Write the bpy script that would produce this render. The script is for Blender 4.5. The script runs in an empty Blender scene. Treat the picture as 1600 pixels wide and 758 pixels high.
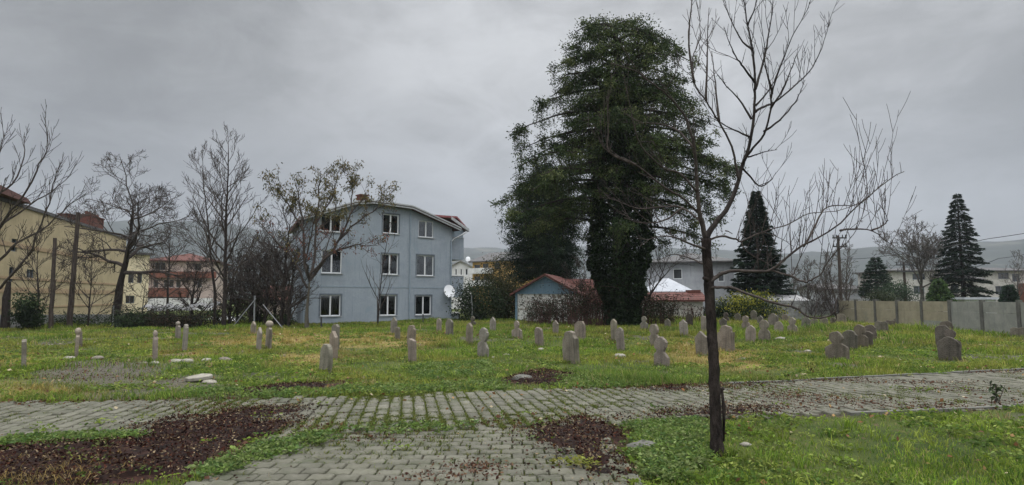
import bpy, math, random
import numpy as np
from mathutils import Vector, Matrix

# ------------------------------------------------------------------ basics
SC = bpy.context.scene
COL = SC.collection
F, CX, CY, H = 950.0, 800.0, 379.0, 1.6
PIT = math.atan(86.0 / F)
CP, SP = math.cos(PIT), math.sin(PIT)
R = math.radians


def ray(px, py):
    u = (px - CX) / F
    v = (CY - py) / F
    return Vector((u, CP - v * SP, SP + v * CP))


def at(px, py, Y):
    r = ray(px, py)
    t = Y / r.y
    return Vector((r.x * t, Y, H + r.z * t))


def gp(px, py):
    r = ray(px, py)
    t = -H / r.z
    return Vector((r.x * t, r.y * t, 0.0))


# ------------------------------------------------------------------ noise
def _hash(ix, iy, seed):
    n = (ix.astype(np.int64) * 374761393 + iy.astype(np.int64) * 668265263 + seed * 974711) & 0x7fffffff
    n = ((n ^ (n >> 13)) * 1274126177) & 0x7fffffff
    n = (n ^ (n >> 16)) & 0xffff
    return n / 65535.0


def vnoise(x, y, s, seed=0):
    x = np.asarray(x, float) / s + 1000.0
    y = np.asarray(y, float) / s + 1000.0
    ix, iy = np.floor(x), np.floor(y)
    fx, fy = x - ix, y - iy
    fx = fx * fx * (3 - 2 * fx)
    fy = fy * fy * (3 - 2 * fy)
    a = _hash(ix, iy, seed); b = _hash(ix + 1, iy, seed)
    c = _hash(ix, iy + 1, seed); d = _hash(ix + 1, iy + 1, seed)
    return (a * (1 - fx) + b * fx) * (1 - fy) + (c * (1 - fx) + d * fx) * fy


def fbm(x, y, s, seed=0, o=3):
    t, amp, tot = 0, 1.0, 0
    for k in range(o):
        t = t + vnoise(x, y, s / 2 ** k, seed + 17 * k) * amp
        tot += amp
        amp *= .55
    return t / tot


def sstep(a, b, x):
    t = np.clip((np.asarray(x, float) - a) / (b - a), 0, 1)
    return t * t * (3 - 2 * t)


def inpoly(x, y, poly):
    x = np.asarray(x, float); y = np.asarray(y, float)
    ins = np.zeros(x.shape, bool)
    n = len(poly)
    for i in range(n):
        x1, y1 = poly[i]; x2, y2 = poly[(i + 1) % n]
        c = (y1 > y) != (y2 > y)
        xi = (x2 - x1) * (y - y1) / ((y2 - y1) if y2 != y1 else 1e-9) + x1
        ins ^= c & (x < xi)
    return ins


def polydist(x, y, poly):
    """signed distance, positive inside"""
    x = np.asarray(x, float); y = np.asarray(y, float)
    d = np.full(x.shape, 1e9)
    n = len(poly)
    for i in range(n):
        x1, y1 = poly[i]; x2, y2 = poly[(i + 1) % n]
        dx, dy = x2 - x1, y2 - y1
        L = dx * dx + dy * dy + 1e-12
        t = np.clip(((x - x1) * dx + (y - y1) * dy) / L, 0, 1)
        d = np.minimum(d, np.hypot(x - x1 - t * dx, y - y1 - t * dy))
    return np.where(inpoly(x, y, poly), d, -d)


def gpoly(pts):
    return [tuple(gp(*p)[:2]) for p in pts]


# ------------------------------------------------------------------ ground zones
FAR_EDGE = [(-24, 7.2), (-16, 8.1)] + gpoly([(0, 632), (300, 627), (560, 622), (800, 614), (1000, 607), (1200, 600), (1400, 590), (1600, 580)]) + [(19, 16.0), (28, 19.5)]
NEAR_EDGE = [(-22, 4.6), (-14, 5.6)] + gpoly([(0, 692), (250, 686), (520, 678), (800, 670), (1000, 660), (1200, 653), (1400, 646), (1600, 636)]) + [(16, 11.6), (28, 15.6)]
_fx = np.array([p[0] for p in FAR_EDGE]); _fy = np.array([p[1] for p in FAR_EDGE])
_nx = np.array([p[0] for p in NEAR_EDGE]); _ny = np.array([p[1] for p in NEAR_EDGE])


def yfar(x): return np.interp(x, _fx, _fy)
def ynear(x): return np.interp(x, _nx, _ny)


NP_L, NP_R = -2.75, 1.02     # approach path, between these x, from behind the camera to the cross path
MULCH = [gpoly([(-220, 758), (-120, 716), (0, 706), (60, 694), (190, 690), (250, 662), (330, 649), (420, 643), (492, 635), (478, 648),
                (450, 668), (395, 690), (330, 722), (268, 758)]),
         gpoly([(362, 613), (420, 606), (500, 600), (556, 595), (552, 606), (470, 614), (400, 620)]),
         gpoly([(808, 680), (868, 660), (925, 655), (962, 670), (985, 697), (1003, 758), (935, 758), (902, 738), (868, 712)]),
         gpoly([(770, 597), (800, 590), (850, 578), (905, 590), (890, 604), (830, 602)]),
         gpoly([(1000, 655), (1060, 646), (1180, 640), (1230, 646), (1150, 655), (1040, 662)]),
         gpoly([(1010, 612), (1060, 606), (1120, 605), (1180, 601), (1160, 609), (1040, 617)])]
# the near triangle runs on towards the camera, outside the frame
MULCH[0] = [p for p in MULCH[0]]
DIRT = [gpoly([(55, 583), (90, 568), (160, 560), (245, 566), (262, 580), (225, 606), (120, 602), (60, 600)]),
        gpoly([(250, 596), (290, 588), (345, 590), (350, 602), (280, 606)])]
RED_DIRT = [gpoly([(60, 578), (110, 562), (200, 562), (190, 574), (100, 583)])]
DRY = [gpoly([(325, 527), (400, 520), (520, 522), (660, 524), (700, 535), (660, 545), (500, 542), (340, 540)]),
       gpoly([(230, 550), (300, 545), (330, 556), (250, 560)]),
       gpoly([(430, 555), (520, 545), (560, 560), (500, 580), (440, 575)]),
       gpoly([(1040, 545), (1100, 532), (1150, 545), (1210, 570), (1120, 578), (1040, 565)]),
       gpoly([(0, 555), (60, 550), (70, 568), (0, 572)]), gpoly([(0, 600), (150, 606), (140, 622), (0, 624)])]


def onpath(x, y):
    """1 well inside a path, 0 outside"""
    x = np.asarray(x, float); y = np.asarray(y, float)
    a = np.minimum(y - ynear(x), yfar(x) - y)
    b = np.minimum(np.minimum(x - NP_L, NP_R - x), (ynear(x) + .2) - y)
    return np.maximum(a, b)


def polymask(x, y, polys, soft=.15, wob=.25):
    jx = np.asarray(x) + (fbm(x, y, .5, 5) - .5) * 2 * wob + (fbm(x, y, .14, 6) - .5) * wob
    jy = np.asarray(y) + (fbm(x, y, .5, 9) - .5) * 2 * wob + (fbm(x, y, .14, 10) - .5) * wob
    m = np.zeros(np.asarray(x).shape)
    for p in polys:
        m = np.maximum(m, sstep(-soft, soft, polydist(jx, jy, p)))
    return m


def gz(x, y):
    x = np.asarray(x, float); y = np.asarray(y, float)
    dp = -onpath(x, y)
    k = sstep(.1, 3.0, dp)
    amp = .05 + .10 * sstep(9, 25, y)
    z = (fbm(x, y, 6.0, 40) - .5) * 2 * amp * k + (fbm(x, y, .9, 41) - .5) * .07 * sstep(.05, .8, dp)
    return z * (1 - sstep(55, 90, np.hypot(x, y)))


def gzs(x, y): return float(gz(np.array([x]), np.array([y]))[0])


def ground(px, py):
    p = gp(px, py)
    p.z = gzs(p.x, p.y)
    return p


# ------------------------------------------------------------------ materials
def _nt(name):
    m = bpy.data.materials.new(name)
    m.use_nodes = True
    nt = m.node_tree
    for n in list(nt.nodes): nt.nodes.remove(n)
    out = nt.nodes.new('ShaderNodeOutputMaterial')
    return m, nt, out


def N(nt, t, **kw):
    n = nt.nodes.new(t)
    for k, v in kw.items():
        if hasattr(n, k) and k not in n.inputs: setattr(n, k, v)
        else: n.inputs[k].default_value = v
    return n


def mixc(nt, fac, a, b, mode='MIX'):
    n = nt.nodes.new('ShaderNodeMix')
    n.data_type = 'RGBA'; n.blend_type = mode
    for sock, v in ((n.inputs[0], fac), (n.inputs[6], a), (n.inputs[7], b)):
        if isinstance(v, bpy.types.NodeSocket): nt.links.new(v, sock)
        elif isinstance(v, (int, float)): sock.default_value = v
        else: sock.default_value = (*v[:3], 1)
    return n.outputs[2]


def noise(nt, co, scale, detail=5, rough=.6, dist=0.0):
    n = N(nt, 'ShaderNodeTexNoise')
    n.inputs['Scale'].default_value = scale
    n.inputs['Detail'].default_value = detail
    n.inputs['Roughness'].default_value = rough
    n.inputs['Distortion'].default_value = dist
    if co is not None: nt.links.new(co, n.inputs['Vector'])
    return n.outputs['Fac']


def ramp(nt, src, a, b):
    n = nt.nodes.new('ShaderNodeMapRange')
    n.interpolation_type = 'SMOOTHSTEP'
    nt.links.new(src, n.inputs[0])
    n.inputs[1].default_value = a; n.inputs[2].default_value = b
    return n.outputs[0]


def coords(nt, stretch=None):
    tc = nt.nodes.new('ShaderNodeTexCoord')
    if stretch is None: return tc.outputs['Object']
    mp = nt.nodes.new('ShaderNodeMapping')
    mp.inputs['Scale'].default_value = stretch
    nt.links.new(tc.outputs['Object'], mp.inputs['Vector'])
    return mp.outputs['Vector']


def pm(name, c1, c2, scale=6, rough=.85, bump=.25, bscale=None, spot=None, spot_scale=3, spot_t=(.58, .68),
       stretch=None, island=0.0, spec=.12, metal=0.0, dist=.02, streak=None, tint=False, courses=0.0):
    """two-tone noisy surface with bump, optional stains (spot) and vertical run-off streaks"""
    m, nt, out = _nt(name)
    L = nt.links
    co = coords(nt, stretch)
    col = mixc(nt, ramp(nt, noise(nt, co, scale, 6, .65), .3, .7), c1, c2)
    fine = noise(nt, co, scale * 7, 3, .6)
    col = mixc(nt, .35, col, mixc(nt, fine, (.55, .55, .55), (1.45, 1.45, 1.45)), 'MULTIPLY')
    if spot is not None:
        col = mixc(nt, ramp(nt, noise(nt, co, spot_scale, 7, .7), *spot_t), col, spot)
    if streak is not None:
        cs = coords(nt, (3.0, 3.0, .22))
        col = mixc(nt, ramp(nt, noise(nt, cs, 2.2, 5, .6), .5, .8), col, streak)
    if courses:
        wv = N(nt, 'ShaderNodeTexWave'); wv.bands_direction = 'Z'; wv.wave_profile = 'SAW'
        wv.inputs['Scale'].default_value = .314 / courses; wv.inputs['Distortion'].default_value = 1.2; wv.inputs['Detail Scale'].default_value = 3
        L.new(coords(nt), wv.inputs['Vector'])
        col = mixc(nt, ramp(nt, wv.outputs['Fac'], .55, .95), col, mixc(nt, 1.0, col, (.35, .32, .32), 'MULTIPLY'))
    if tint:
        a = N(nt, 'ShaderNodeAttribute', attribute_name='tint')
        col = mixc(nt, 1.0, col, a.outputs['Color'], 'MULTIPLY')
    if island:
        g = nt.nodes.new('ShaderNodeNewGeometry')
        v = nt.nodes.new('ShaderNodeMapRange')
        L.new(g.outputs['Random Per Island'], v.inputs[0])
        v.inputs[3].default_value = 1 - island; v.inputs[4].default_value = 1 + island
        cc = nt.nodes.new('ShaderNodeCombineColor')
        for i in range(3): L.new(v.outputs[0], cc.inputs[i])
        col = mixc(nt, 1.0, col, cc.outputs[0], 'MULTIPLY')
    b = N(nt, 'ShaderNodeBsdfPrincipled')
    L.new(col, b.inputs['Base Color'])
    b.inputs['Roughness'].default_value = rough
    b.inputs['Specular IOR Level'].default_value = spec
    b.inputs['Metallic'].default_value = metal
    if bump:
        bn = N(nt, 'ShaderNodeBump')
        bn.inputs['Strength'].default_value = bump
        bn.inputs['Distance'].default_value = dist
        L.new(noise(nt, co, bscale or scale * 3, 6, .65), bn.inputs['Height'])
        L.new(bn.outputs[0], b.inputs['Normal'])
    L.new(b.outputs[0], out.inputs[0])
    return m


def leafmat(name, trans=.3, gloss=.06, rough=.55):
    """leaves and blades: their own colour comes from the mesh (one colour per leaf)"""
    m, nt, out = _nt(name)
    L = nt.links
    a = N(nt, 'ShaderNodeAttribute', attribute_name='tint')
    g = coords(nt)
    col = mixc(nt, .5, a.outputs['Color'], mixc(nt, noise(nt, g, 25, 3), (.6, .6, .6), (1.4, 1.4, 1.4)), 'MULTIPLY')
    d = N(nt, 'ShaderNodeBsdfPrincipled')
    d.inputs['Roughness'].default_value = rough
    d.inputs['Specular IOR Level'].default_value = gloss
    t = N(nt, 'ShaderNodeBsdfTranslucent')
    L.new(col, d.inputs['Base Color']); L.new(col, t.inputs['Color'])
    mx = N(nt, 'ShaderNodeMixShader'); mx.inputs[0].default_value = trans
    L.new(d.outputs[0], mx.inputs[1]); L.new(t.outputs[0], mx.inputs[2])
    L.new(mx.outputs[0], out.inputs[0])
    return m


def glassmat(name):
    m, nt, out = _nt(name)
    L = nt.links
    tr = N(nt, 'ShaderNodeBsdfTransparent'); tr.inputs[0].default_value = (.62, .66, .68, 1)
    gl = N(nt, 'ShaderNodeBsdfGlossy'); gl.inputs['Roughness'].default_value = .04
    bn = N(nt, 'ShaderNodeBump'); bn.inputs['Strength'].default_value = .05
    L.new(noise(nt, coords(nt), 1.3, 2), bn.inputs['Height']); L.new(bn.outputs[0], gl.inputs['Normal'])
    fr = N(nt, 'ShaderNodeFresnel'); fr.inputs[0].default_value = 1.6
    mx = N(nt, 'ShaderNodeMixShader')
    L.new(fr.outputs[0], mx.inputs[0]); L.new(tr.outputs[0], mx.inputs[1]); L.new(gl.outputs[0], mx.inputs[2])
    L.new(mx.outputs[0], out.inputs[0])
    return m


# ------------------------------------------------------------------ meshes
class MB:
    def __init__(s): s.v = []; s.f = []; s.m = []; s.tint = []; s.mi = 0; s.c = (1, 1, 1)

    def add(s, vs, fs):
        o = len(s.v)
        s.v.extend([tuple(p) for p in vs])
        s.tint.extend([s.c] * len(vs))
        for f in fs:
            s.f.append(tuple(o + i for i in f)); s.m.append(s.mi)

    def box(s, x0, x1, y0, y1, z0, z1, M=None):
        vs = [Vector(p) for p in ((x0, y0, z0), (x1, y0, z0), (x1, y1, z0), (x0, y1, z0), (x0, y0, z1), (x1, y0, z1), (x1, y1, z1), (x0, y1, z1))]
        if M is not None: vs = [M @ p for p in vs]
        s.add(vs, [(0, 3, 2, 1), (4, 5, 6, 7), (0, 1, 5, 4), (1, 2, 6, 5), (2, 3, 7, 6), (3, 0, 4, 7)])

    def tube(s, pts, rad, sides=6, cap=True, rough=0.0, rng=None):
        pts = [Vector(p) for p in pts]
        n = len(pts)
        if n < 2: return
        vs = []; prev = None
        for i in range(n):
            t = (pts[min(i + 1, n - 1)] - pts[max(i - 1, 0)])
            if t.length < 1e-9: t = Vector((0, 0, 1))
            t.normalize()
            a = prev - t * prev.dot(t) if prev is not None else t.orthogonal()
            if a.length < 1e-6: a = t.orthogonal()
            a.normalize(); prev = a
            b = t.cross(a)
            r = rad[i] if isinstance(rad, (list, tuple)) else rad
            for k in range(sides):
                an = 2 * math.pi * k / sides
                rr = r * (1 + (rng.uniform(-rough, rough) if rng else 0))
                vs.append(pts[i] + (a * math.cos(an) + b * math.sin(an)) * rr)
        fs = []
        for i in range(n - 1):
            for k in range(sides):
                k2 = (k + 1) % sides
                fs.append((i * sides + k, i * sides + k2, (i + 1) * sides + k2, (i + 1) * sides + k))
        if cap:
            fs.append(tuple(range(sides))[::-1]); fs.append(tuple((n - 1) * sides + k for k in range(sides)))
        s.add(vs, fs)

    def prism(s, outline, y0, y1, M=None, bev=0.0):
        """outline: (x,z) counter clockwise seen from -y; extruded from y0 to y1"""
        n = len(outline)
        rings = []
        cx = sum(p[0] for p in outline) / n; cz = sum(p[1] for p in outline) / n
        def ins(k):
            r = []
            for i in range(n):
                a = outline[i - 1]; b = outline[i]; c = outline[(i + 1) % n]
                d1 = Vector((b[0] - a[0], b[1] - a[1])); d2 = Vector((c[0] - b[0], c[1] - b[1]))
                if d1.length > 0: d1.normalize()
                if d2.length > 0: d2.normalize()
                nn = Vector((-(d1.y + d2.y), d1.x + d2.x))
                if nn.length > 1e-6: nn.normalize()
                r.append((b[0] + nn.x * k, b[1] + nn.y * k))
            return r
        if bev > 0:
            i2 = ins(bev)
            seq = [(i2, y0), (outline, y0 + bev), (outline, y1 - bev), (i2, y1)]
        else:
            seq = [(outline, y0), (outline, y1)]
        vs = []
        for o, y in seq: vs += [Vector((p[0], y, p[1])) for p in o]
        if M is not None: vs = [M @ p for p in vs]
        fs = [tuple(range(n))]
        for k in range(len(seq) - 1):
            for i in range(n):
                j = (i + 1) % n
                fs.append((k * n + i, (k + 1) * n + i, (k + 1) * n + j, k * n + j))
        fs.append(tuple((len(seq) - 1) * n + i for i in range(n))[::-1])
        s.add(vs, fs)

    def ell(s, c, r, seg=10, rings=6, rng=None, rough=0):
        vs = []; fs = []
        for i in range(rings + 1):
            th = math.pi * i / rings
            for k in range(seg):
                ph = 2 * math.pi * k / seg
                j = 1 + (rng.uniform(-rough, rough) if rng else 0)
                vs.append((c[0] + r[0] * j * math.sin(th) * math.cos(ph), c[1] + r[1] * j * math.sin(th) * math.sin(ph), c[2] + r[2] * j * math.cos(th)))
        for i in range(rings):
            for k in range(seg):
                k2 = (k + 1) % seg
                fs.append((i * seg + k, (i + 1) * seg + k, (i + 1) * seg + k2, i * seg + k2))
        s.add(vs, fs)

    def quad(s, a, b, c, d): s.add([a, b, c, d], [(0, 1, 2, 3)])

    def build(s, name, mats, parent=None, smooth=False, loc=None):
        """loc: origin of a top-level mesh; under a parent the vertices are world points, or local ones where the thing is turned"""
        me = bpy.data.meshes.new(name)
        off = Vector(parent['_off']) if parent is not None else Vector(loc or (0, 0, 0))
        me.from_pydata([(p[0] - off.x, p[1] - off.y, p[2] - off.z) for p in s.v], [], s.f)
        mats = mats if isinstance(mats, (list, tuple)) else [mats]
        for m in mats: me.materials.append(m)
        if len(mats) > 1: me.polygons.foreach_set('material_index', s.m)
        if smooth: me.polygons.foreach_set('use_smooth', [True] * len(s.f))
        ca = me.color_attributes.new('tint', 'FLOAT_COLOR', 'POINT')
        ca.data.foreach_set('color', np.concatenate([np.array(s.tint, float).reshape(-1, 3), np.ones((len(s.v), 1))], 1).ravel() if s.v else [])
        me.update()
        o = bpy.data.objects.new(name, me)
        COL.objects.link(o)
        o['_off'] = tuple(off)
        if parent is not None: o.parent = parent
        elif loc is not None: o.location = loc
        return o


def npmesh(name, V, faces, tint, mat, smooth=False):
    """V (N,3); faces: list of (M,k) arrays; tint (N,3)"""
    me = bpy.data.meshes.new(name)
    V = np.asarray(V, np.float32)
    me.vertices.add(len(V)); me.vertices.foreach_set('co', V.ravel())
    nl = sum(f.size for f in faces); npoly = sum(len(f) for f in faces)
    me.loops.add(nl); me.polygons.add(npoly)
    me.loops.foreach_set('vertex_index', np.concatenate([f.ravel() for f in faces]).astype(np.int32))
    st = []; o = 0
    for f in faces:
        st.append(o + np.arange(len(f)) * f.shape[1]); o += f.size
    me.polygons.foreach_set('loop_start', np.concatenate(st).astype(np.int32))
    if smooth: me.polygons.foreach_set('use_smooth', np.ones(npoly, bool))
    me.materials.append(mat)
    if tint is not None:
        ca = me.color_attributes.new('tint', 'FLOAT_COLOR', 'POINT')
        ca.data.foreach_set('color', np.concatenate([tint, np.ones((len(V), 1))], 1).astype(np.float32).ravel())
    me.update(calc_edges=True); me.validate()
    return me


def link(name, me, parent=None):
    o = bpy.data.objects.new(name, me)
    COL.objects.link(o)
    if parent is not None: o.parent = parent
    return o


def tag(o, label, cat, group=None):
    o['label'] = label; o['category'] = cat
    if group: o['group'] = group
    return o


def thing(name, loc, label, cat, group=None, rz=0.0, local=False):
    o = bpy.data.objects.new(name, None)
    COL.objects.link(o)
    o.empty_display_size = .3
    o.location = loc; o.rotation_euler = (0, 0, rz)
    o['_off'] = (0, 0, 0) if local else tuple(loc)
    return tag(o, label, cat, group)


# ------------------------------------------------------------------ leaves as small faces (numpy)
class Leaves:
    """collects small rhombic leaf faces"""
    def __init__(s): s.P = []; s.D = []; s.W = []; s.L = []; s.T = []; s.Bn = []

    def add(s, P, D, L, W, T, B=None):
        P = np.asarray(P, float).reshape(-1, 3); n = len(P)
        D = np.broadcast_to(np.asarray(D, float), (n, 3)); T = np.broadcast_to(np.asarray(T, float), (n, 3))
        L = np.broadcast_to(np.asarray(L, float), (n,)); W = np.broadcast_to(np.asarray(W, float), (n,))
        s.P.append(P); s.D.append(D); s.L.append(L); s.W.append(W); s.T.append(T)

    def mesh(s, name, mat, rs, off=(0, 0, 0), droop=.15):
        P = np.concatenate(s.P) - np.asarray(off); D = np.concatenate(s.D); L = np.concatenate(s.L)[:, None]; W = np.concatenate(s.W)[:, None]; T = np.concatenate(s.T)
        D = D / (np.linalg.norm(D, axis=1, keepdims=True) + 1e-9)
        r = rs.normal(size=P.shape)
        S = np.cross(D, r); S /= (np.linalg.norm(S, axis=1, keepdims=True) + 1e-9)
        mid = P + D * L * .5
        tip = P + D * L; tip[:, 2] -= (L * droop)[:, 0]
        V = np.stack([P, mid + S * W * .5, tip, mid - S * W * .5], 1).reshape(-1, 3)
        n = len(P)
        fc = (np.arange(n)[:, None] * 4 + np.array([[0, 1, 2, 3]]))
        return npmesh(name, V, [fc], np.repeat(T, 4, axis=0), mat)


def rdir(rs, n):
    d = rs.normal(size=(n, 3))
    return d / np.linalg.norm(d, axis=1, keepdims=True)


def tints(rs, n, cols, var=.25):
    c = np.array(cols, float)
    i = rs.integers(0, len(c), n)
    return c[i] * (1 + rs.uniform(-var, var, (n, 1)))
HAZE = .00027
S_BASE, S_HOR, S_LOBE, S_ZEN, S_BACK = 2.0, 1.25, 2.7, 37.0, 10.0
SUN_E, EXPO = 1.5, 0.0
# ------------------------------------------------------------------ material library
M = {}
M['bark_dark'] = pm('dark_bark', (.014, .011, .010), (.040, .033, .029), 9, .9, .7, 22, stretch=(3, 3, .6), dist=.03)
M['bark_grey'] = pm('grey_bark', (.05, .043, .038), (.11, .098, .088), 9, .9, .7, 22, stretch=(3, 3, .6), dist=.03)
M['bark_lichen'] = pm('lichen_bark', (.05, .045, .036), (.10, .09, .07), 9, .9, .6, 20, spot=(.16, .17, .10), spot_scale=4, stretch=(2, 2, .6), dist=.03)
M['twig'] = pm('twig_bark', (.03, .024, .021), (.075, .062, .055), 20, .85, .2)
M['wood_pole'] = pm('weathered_pole', (.025, .02, .018), (.07, .055, .045), 6, .9, .5, stretch=(4, 4, .4))
M['leaf'] = leafmat('leaf', .25)
M['needle'] = leafmat('needle', .15, .03)
M['blade'] = leafmat('grass_blade', .35, .04)
M['litter'] = leafmat('litter_flake', .1, .05, .6)
M['stone'] = pm('worn_stone', (.150, .131, .106), (.255, .224, .184), 4, .95, .9, 34, spot=(.28, .275, .225), spot_scale=9, spot_t=(.58, .70), dist=.03, tint=True, streak=(.085, .078, .062))
M['fieldstone'] = pm('pale_fieldstone', (.17, .158, .128), (.30, .28, .235), 6, .9, .5, 20, spot=(.2, .2, .17))
M['paver'] = pm('concrete_paver', (.078, .075, .054), (.124, .119, .090), 4, .75, .6, 60, spot=(.050, .056, .030), spot_scale=2.6, spot_t=(.46, .74), island=.17, spec=.22)
M['kerb'] = pm('kerb_concrete', (.09, .088, .075), (.15, .147, .13), 5, .85, .5, 30)
M['blue_wall'] = pm('blue_grey_render', (.252, .288, .322), (.30, .336, .372), 1.2, .9, .25, 60, spot=(.24, .29, .33), spot_scale=.7, streak=(.205, .245, .275))
M['blue_trim'] = pm('blue_trim', (.22, .27, .31), (.27, .32, .36), 4, .8, .1)
M['white_frame'] = pm('white_window_frame', (.62, .63, .63), (.72, .73, .73), 8, .45, .05)
M['dark_frame'] = pm('dark_surround', (.10, .12, .14), (.15, .17, .19), 8, .7, .1)
M['curtain'] = pm('net_curtain', (.10, .105, .105), (.20, .205, .20), 2.5, .95, .1, spot=(.02, .02, .02), spot_scale=1.4, spot_t=(.5, .56), tint=True)
M['glass'] = glassmat('window_glass')
M['fascia'] = pm('pale_fascia', (.30, .31, .31), (.40, .41, .41), 6, .7, .1)
M['red_tile'] = pm('red_roof_tile', (.085, .040, .034), (.15, .066, .055), 7, .85, .6, 14, spot=(.06, .045, .042), spot_scale=2.2, island=.15, courses=.13)
M['maroon_roof'] = pm('maroon_sheet_roof', (.20, .07, .075), (.27, .11, .11), 3, .6, .15)
M['grey_roof'] = pm('grey_sheet_roof', (.20, .20, .20), (.30, .30, .30), 4, .6, .2, streak=(.14, .13, .12))
M['dark_roof'] = pm('dark_roof', (.06, .06, .065), (.11, .105, .10), 5, .8, .3)
M['cream'] = pm('cream_render', (.30, .25, .155), (.37, .31, .195), .9, .9, .2, 50, streak=(.22, .185, .115), spot=(.25, .21, .14), spot_scale=.35)
M['cream2'] = pm('pale_cream_render', (.58, .50, .34), (.66, .58, .40), 1.2, .9, .2, 50)
M['brown_band'] = pm('brown_band', (.26, .19, .12), (.32, .24, .15), 3, .9, .2)
M['terracotta'] = pm('terracotta_paint', (.14, .062, .046), (.19, .085, .062), 2.5, .85, .2)
M['pinkish'] = pm('pale_pink_render', (.33, .27, .235), (.42, .345, .30), 2, .9, .2)
M['ochre'] = pm('ochre_render', (.34, .22, .085), (.42, .28, .11), 2, .9, .2)
M['white_wall'] = pm('white_render', (.50, .50, .49), (.62, .62, .61), 1.5, .9, .25, 40, streak=(.36, .355, .34))
M['white_peel'] = pm('peeling_white_paint', (.52, .51, .48), (.66, .65, .61), 3, .9, .5, 20, spot=(.17, .15, .12), spot_scale=3.2, spot_t=(.52, .58))
M['blue_boards'] = pm('blue_painted_boards', (.10, .165, .21), (.15, .22, .27), 3, .8, .4, stretch=(8, 8, .5), spot=(.18, .18, .17), spot_scale=3)
M['grey_wall'] = pm('grey_render', (.30, .31, .33), (.38, .39, .41), 1.5, .9, .25, streak=(.23, .23, .24))
M['stone_wall'] = pm('rough_stone_render', (.33, .31, .28), (.50, .48, .44), 2.2, .95, .6, 9, spot=(.22, .20, .18), spot_scale=1.2)
M['block'] = pm('grey_block', (.17, .17, .165), (.26, .26, .25), 4, .95, .6, 20, island=.15)
M['panel_tan'] = pm('tan_concrete_panel', (.225, .20, .14), (.29, .26, .185), 2, .9, .35, 30, spot=(.21, .20, .15), spot_scale=1.1, streak=(.22, .20, .14))
M['panel_grey'] = pm('grey_concrete_panel', (.185, .19, .168), (.25, .25, .22), 2, .9, .35, 30, spot=(.16, .165, .15), spot_scale=1.1, streak=(.17, .175, .16))
M['post'] = pm('concrete_post', (.075, .074, .066), (.12, .118, .105), 5, .9, .3)
M['metal'] = pm('dull_metal', (.16, .165, .17), (.24, .245, .25), 8, .55, .1, metal=.3)
M['dark_metal'] = pm('dark_metal', (.03, .03, .032), (.06, .06, .06), 8, .6, .1)
M['dish'] = pm('dish_white', (.72, .73, .74), (.80, .81, .82), 5, .5, .05)
M['cable'] = pm('cable_black', (.02, .02, .022), (.03, .03, .03), 5, .6, 0)
M['brick'] = pm('dark_brick', (.085, .035, .028), (.13, .055, .042), 8, .9, .5)
M['bright_roof'] = pm('bright_sheet_roof', (.30, .315, .34), (.38, .395, .42), 3, .45, .1)
M['net'] = pm('green_netting', (.010, .014, .013), (.022, .028, .026), 5, .95, .6, 40, spot=(.05, .055, .05), spot_scale=1.6)
M['plastic_blue'] = pm('blue_plastic', (.05, .12, .45), (.08, .18, .55), 9, .35, .1)
M['hill'] = pm('forest_hill', (.012, .018, .018), (.030, .038, .034), .012, .95, 0, spot=(.07, .07, .055), spot_scale=.006)


M['bark_front'] = pm('rough_bark', (.010, .008, .007), (.050, .039, .034), 7, .95, 1.0, 16, spot=(.13, .125, .10), spot_scale=13, spot_t=(.66, .72), stretch=(2.2, 2.2, .7), dist=.06)


def groundmat():
    m, nt, out = _nt('ground_soil_and_turf')
    L = nt.links
    co = coords(nt)
    a = N(nt, 'ShaderNodeAttribute', attribute_name='tint')
    g1 = mixc(nt, ramp(nt, noise(nt, co, .55, 6, .7), .35, .68), (.032, .050, .010), (.068, .082, .018))
    g1 = mixc(nt, ramp(nt, noise(nt, co, 2.3, 6, .7), .56, .72), g1, (.11, .085, .035))
    g1 = mixc(nt, ramp(nt, noise(nt, co, 5.5, 6, .75), .58, .72), g1, (.035, .04, .015))
    soil = mixc(nt, ramp(nt, noise(nt, co, 9, 8, .75), .35, .65), (.045, .037, .028), (.115, .103, .086))
    mul = mixc(nt, ramp(nt, noise(nt, co, 30, 5, .7), .4, .65), (.018, .009, .007), (.06, .026, .017))
    dry = mixc(nt, noise(nt, co, 12, 5, .7), (.16, .115, .035), (.27, .20, .075))
    sp = nt.nodes.new('ShaderNodeSeparateColor'); L.new(a.outputs['Color'], sp.inputs[0])
    c = mixc(nt, sp.outputs[2], g1, dry)
    c = mixc(nt, sp.outputs[1], c, soil)
    c = mixc(nt, sp.outputs[0], c, mul)
    b = N(nt, 'ShaderNodeBsdfPrincipled'); b.inputs['Roughness'].default_value = .95; b.inputs['Specular IOR Level'].default_value = .15
    L.new(c, b.inputs['Base Color'])
    bn = N(nt, 'ShaderNodeBump'); bn.inputs['Strength'].default_value = .8; bn.inputs['Distance'].default_value = .05
    L.new(noise(nt, co, 14, 7, .75), bn.inputs['Height']); L.new(bn.outputs[0], b.inputs['Normal'])
    L.new(b.outputs[0], out.inputs[0])
    return m


M['ground'] = groundmat()

# ------------------------------------------------------------------ ground sheet
def axis(lo, hi, step, far):
    core = np.arange(lo, hi + 1e-6, step)
    out = []
    d = step; p = hi
    while p < far:
        d *= 1.35; p += d; out.append(p)
    inn = []
    d = step; p = lo
    while p > -far:
        d *= 1.35; p -= d; inn.append(p)
    return np.array(inn[::-1] + list(core) + out)


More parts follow.
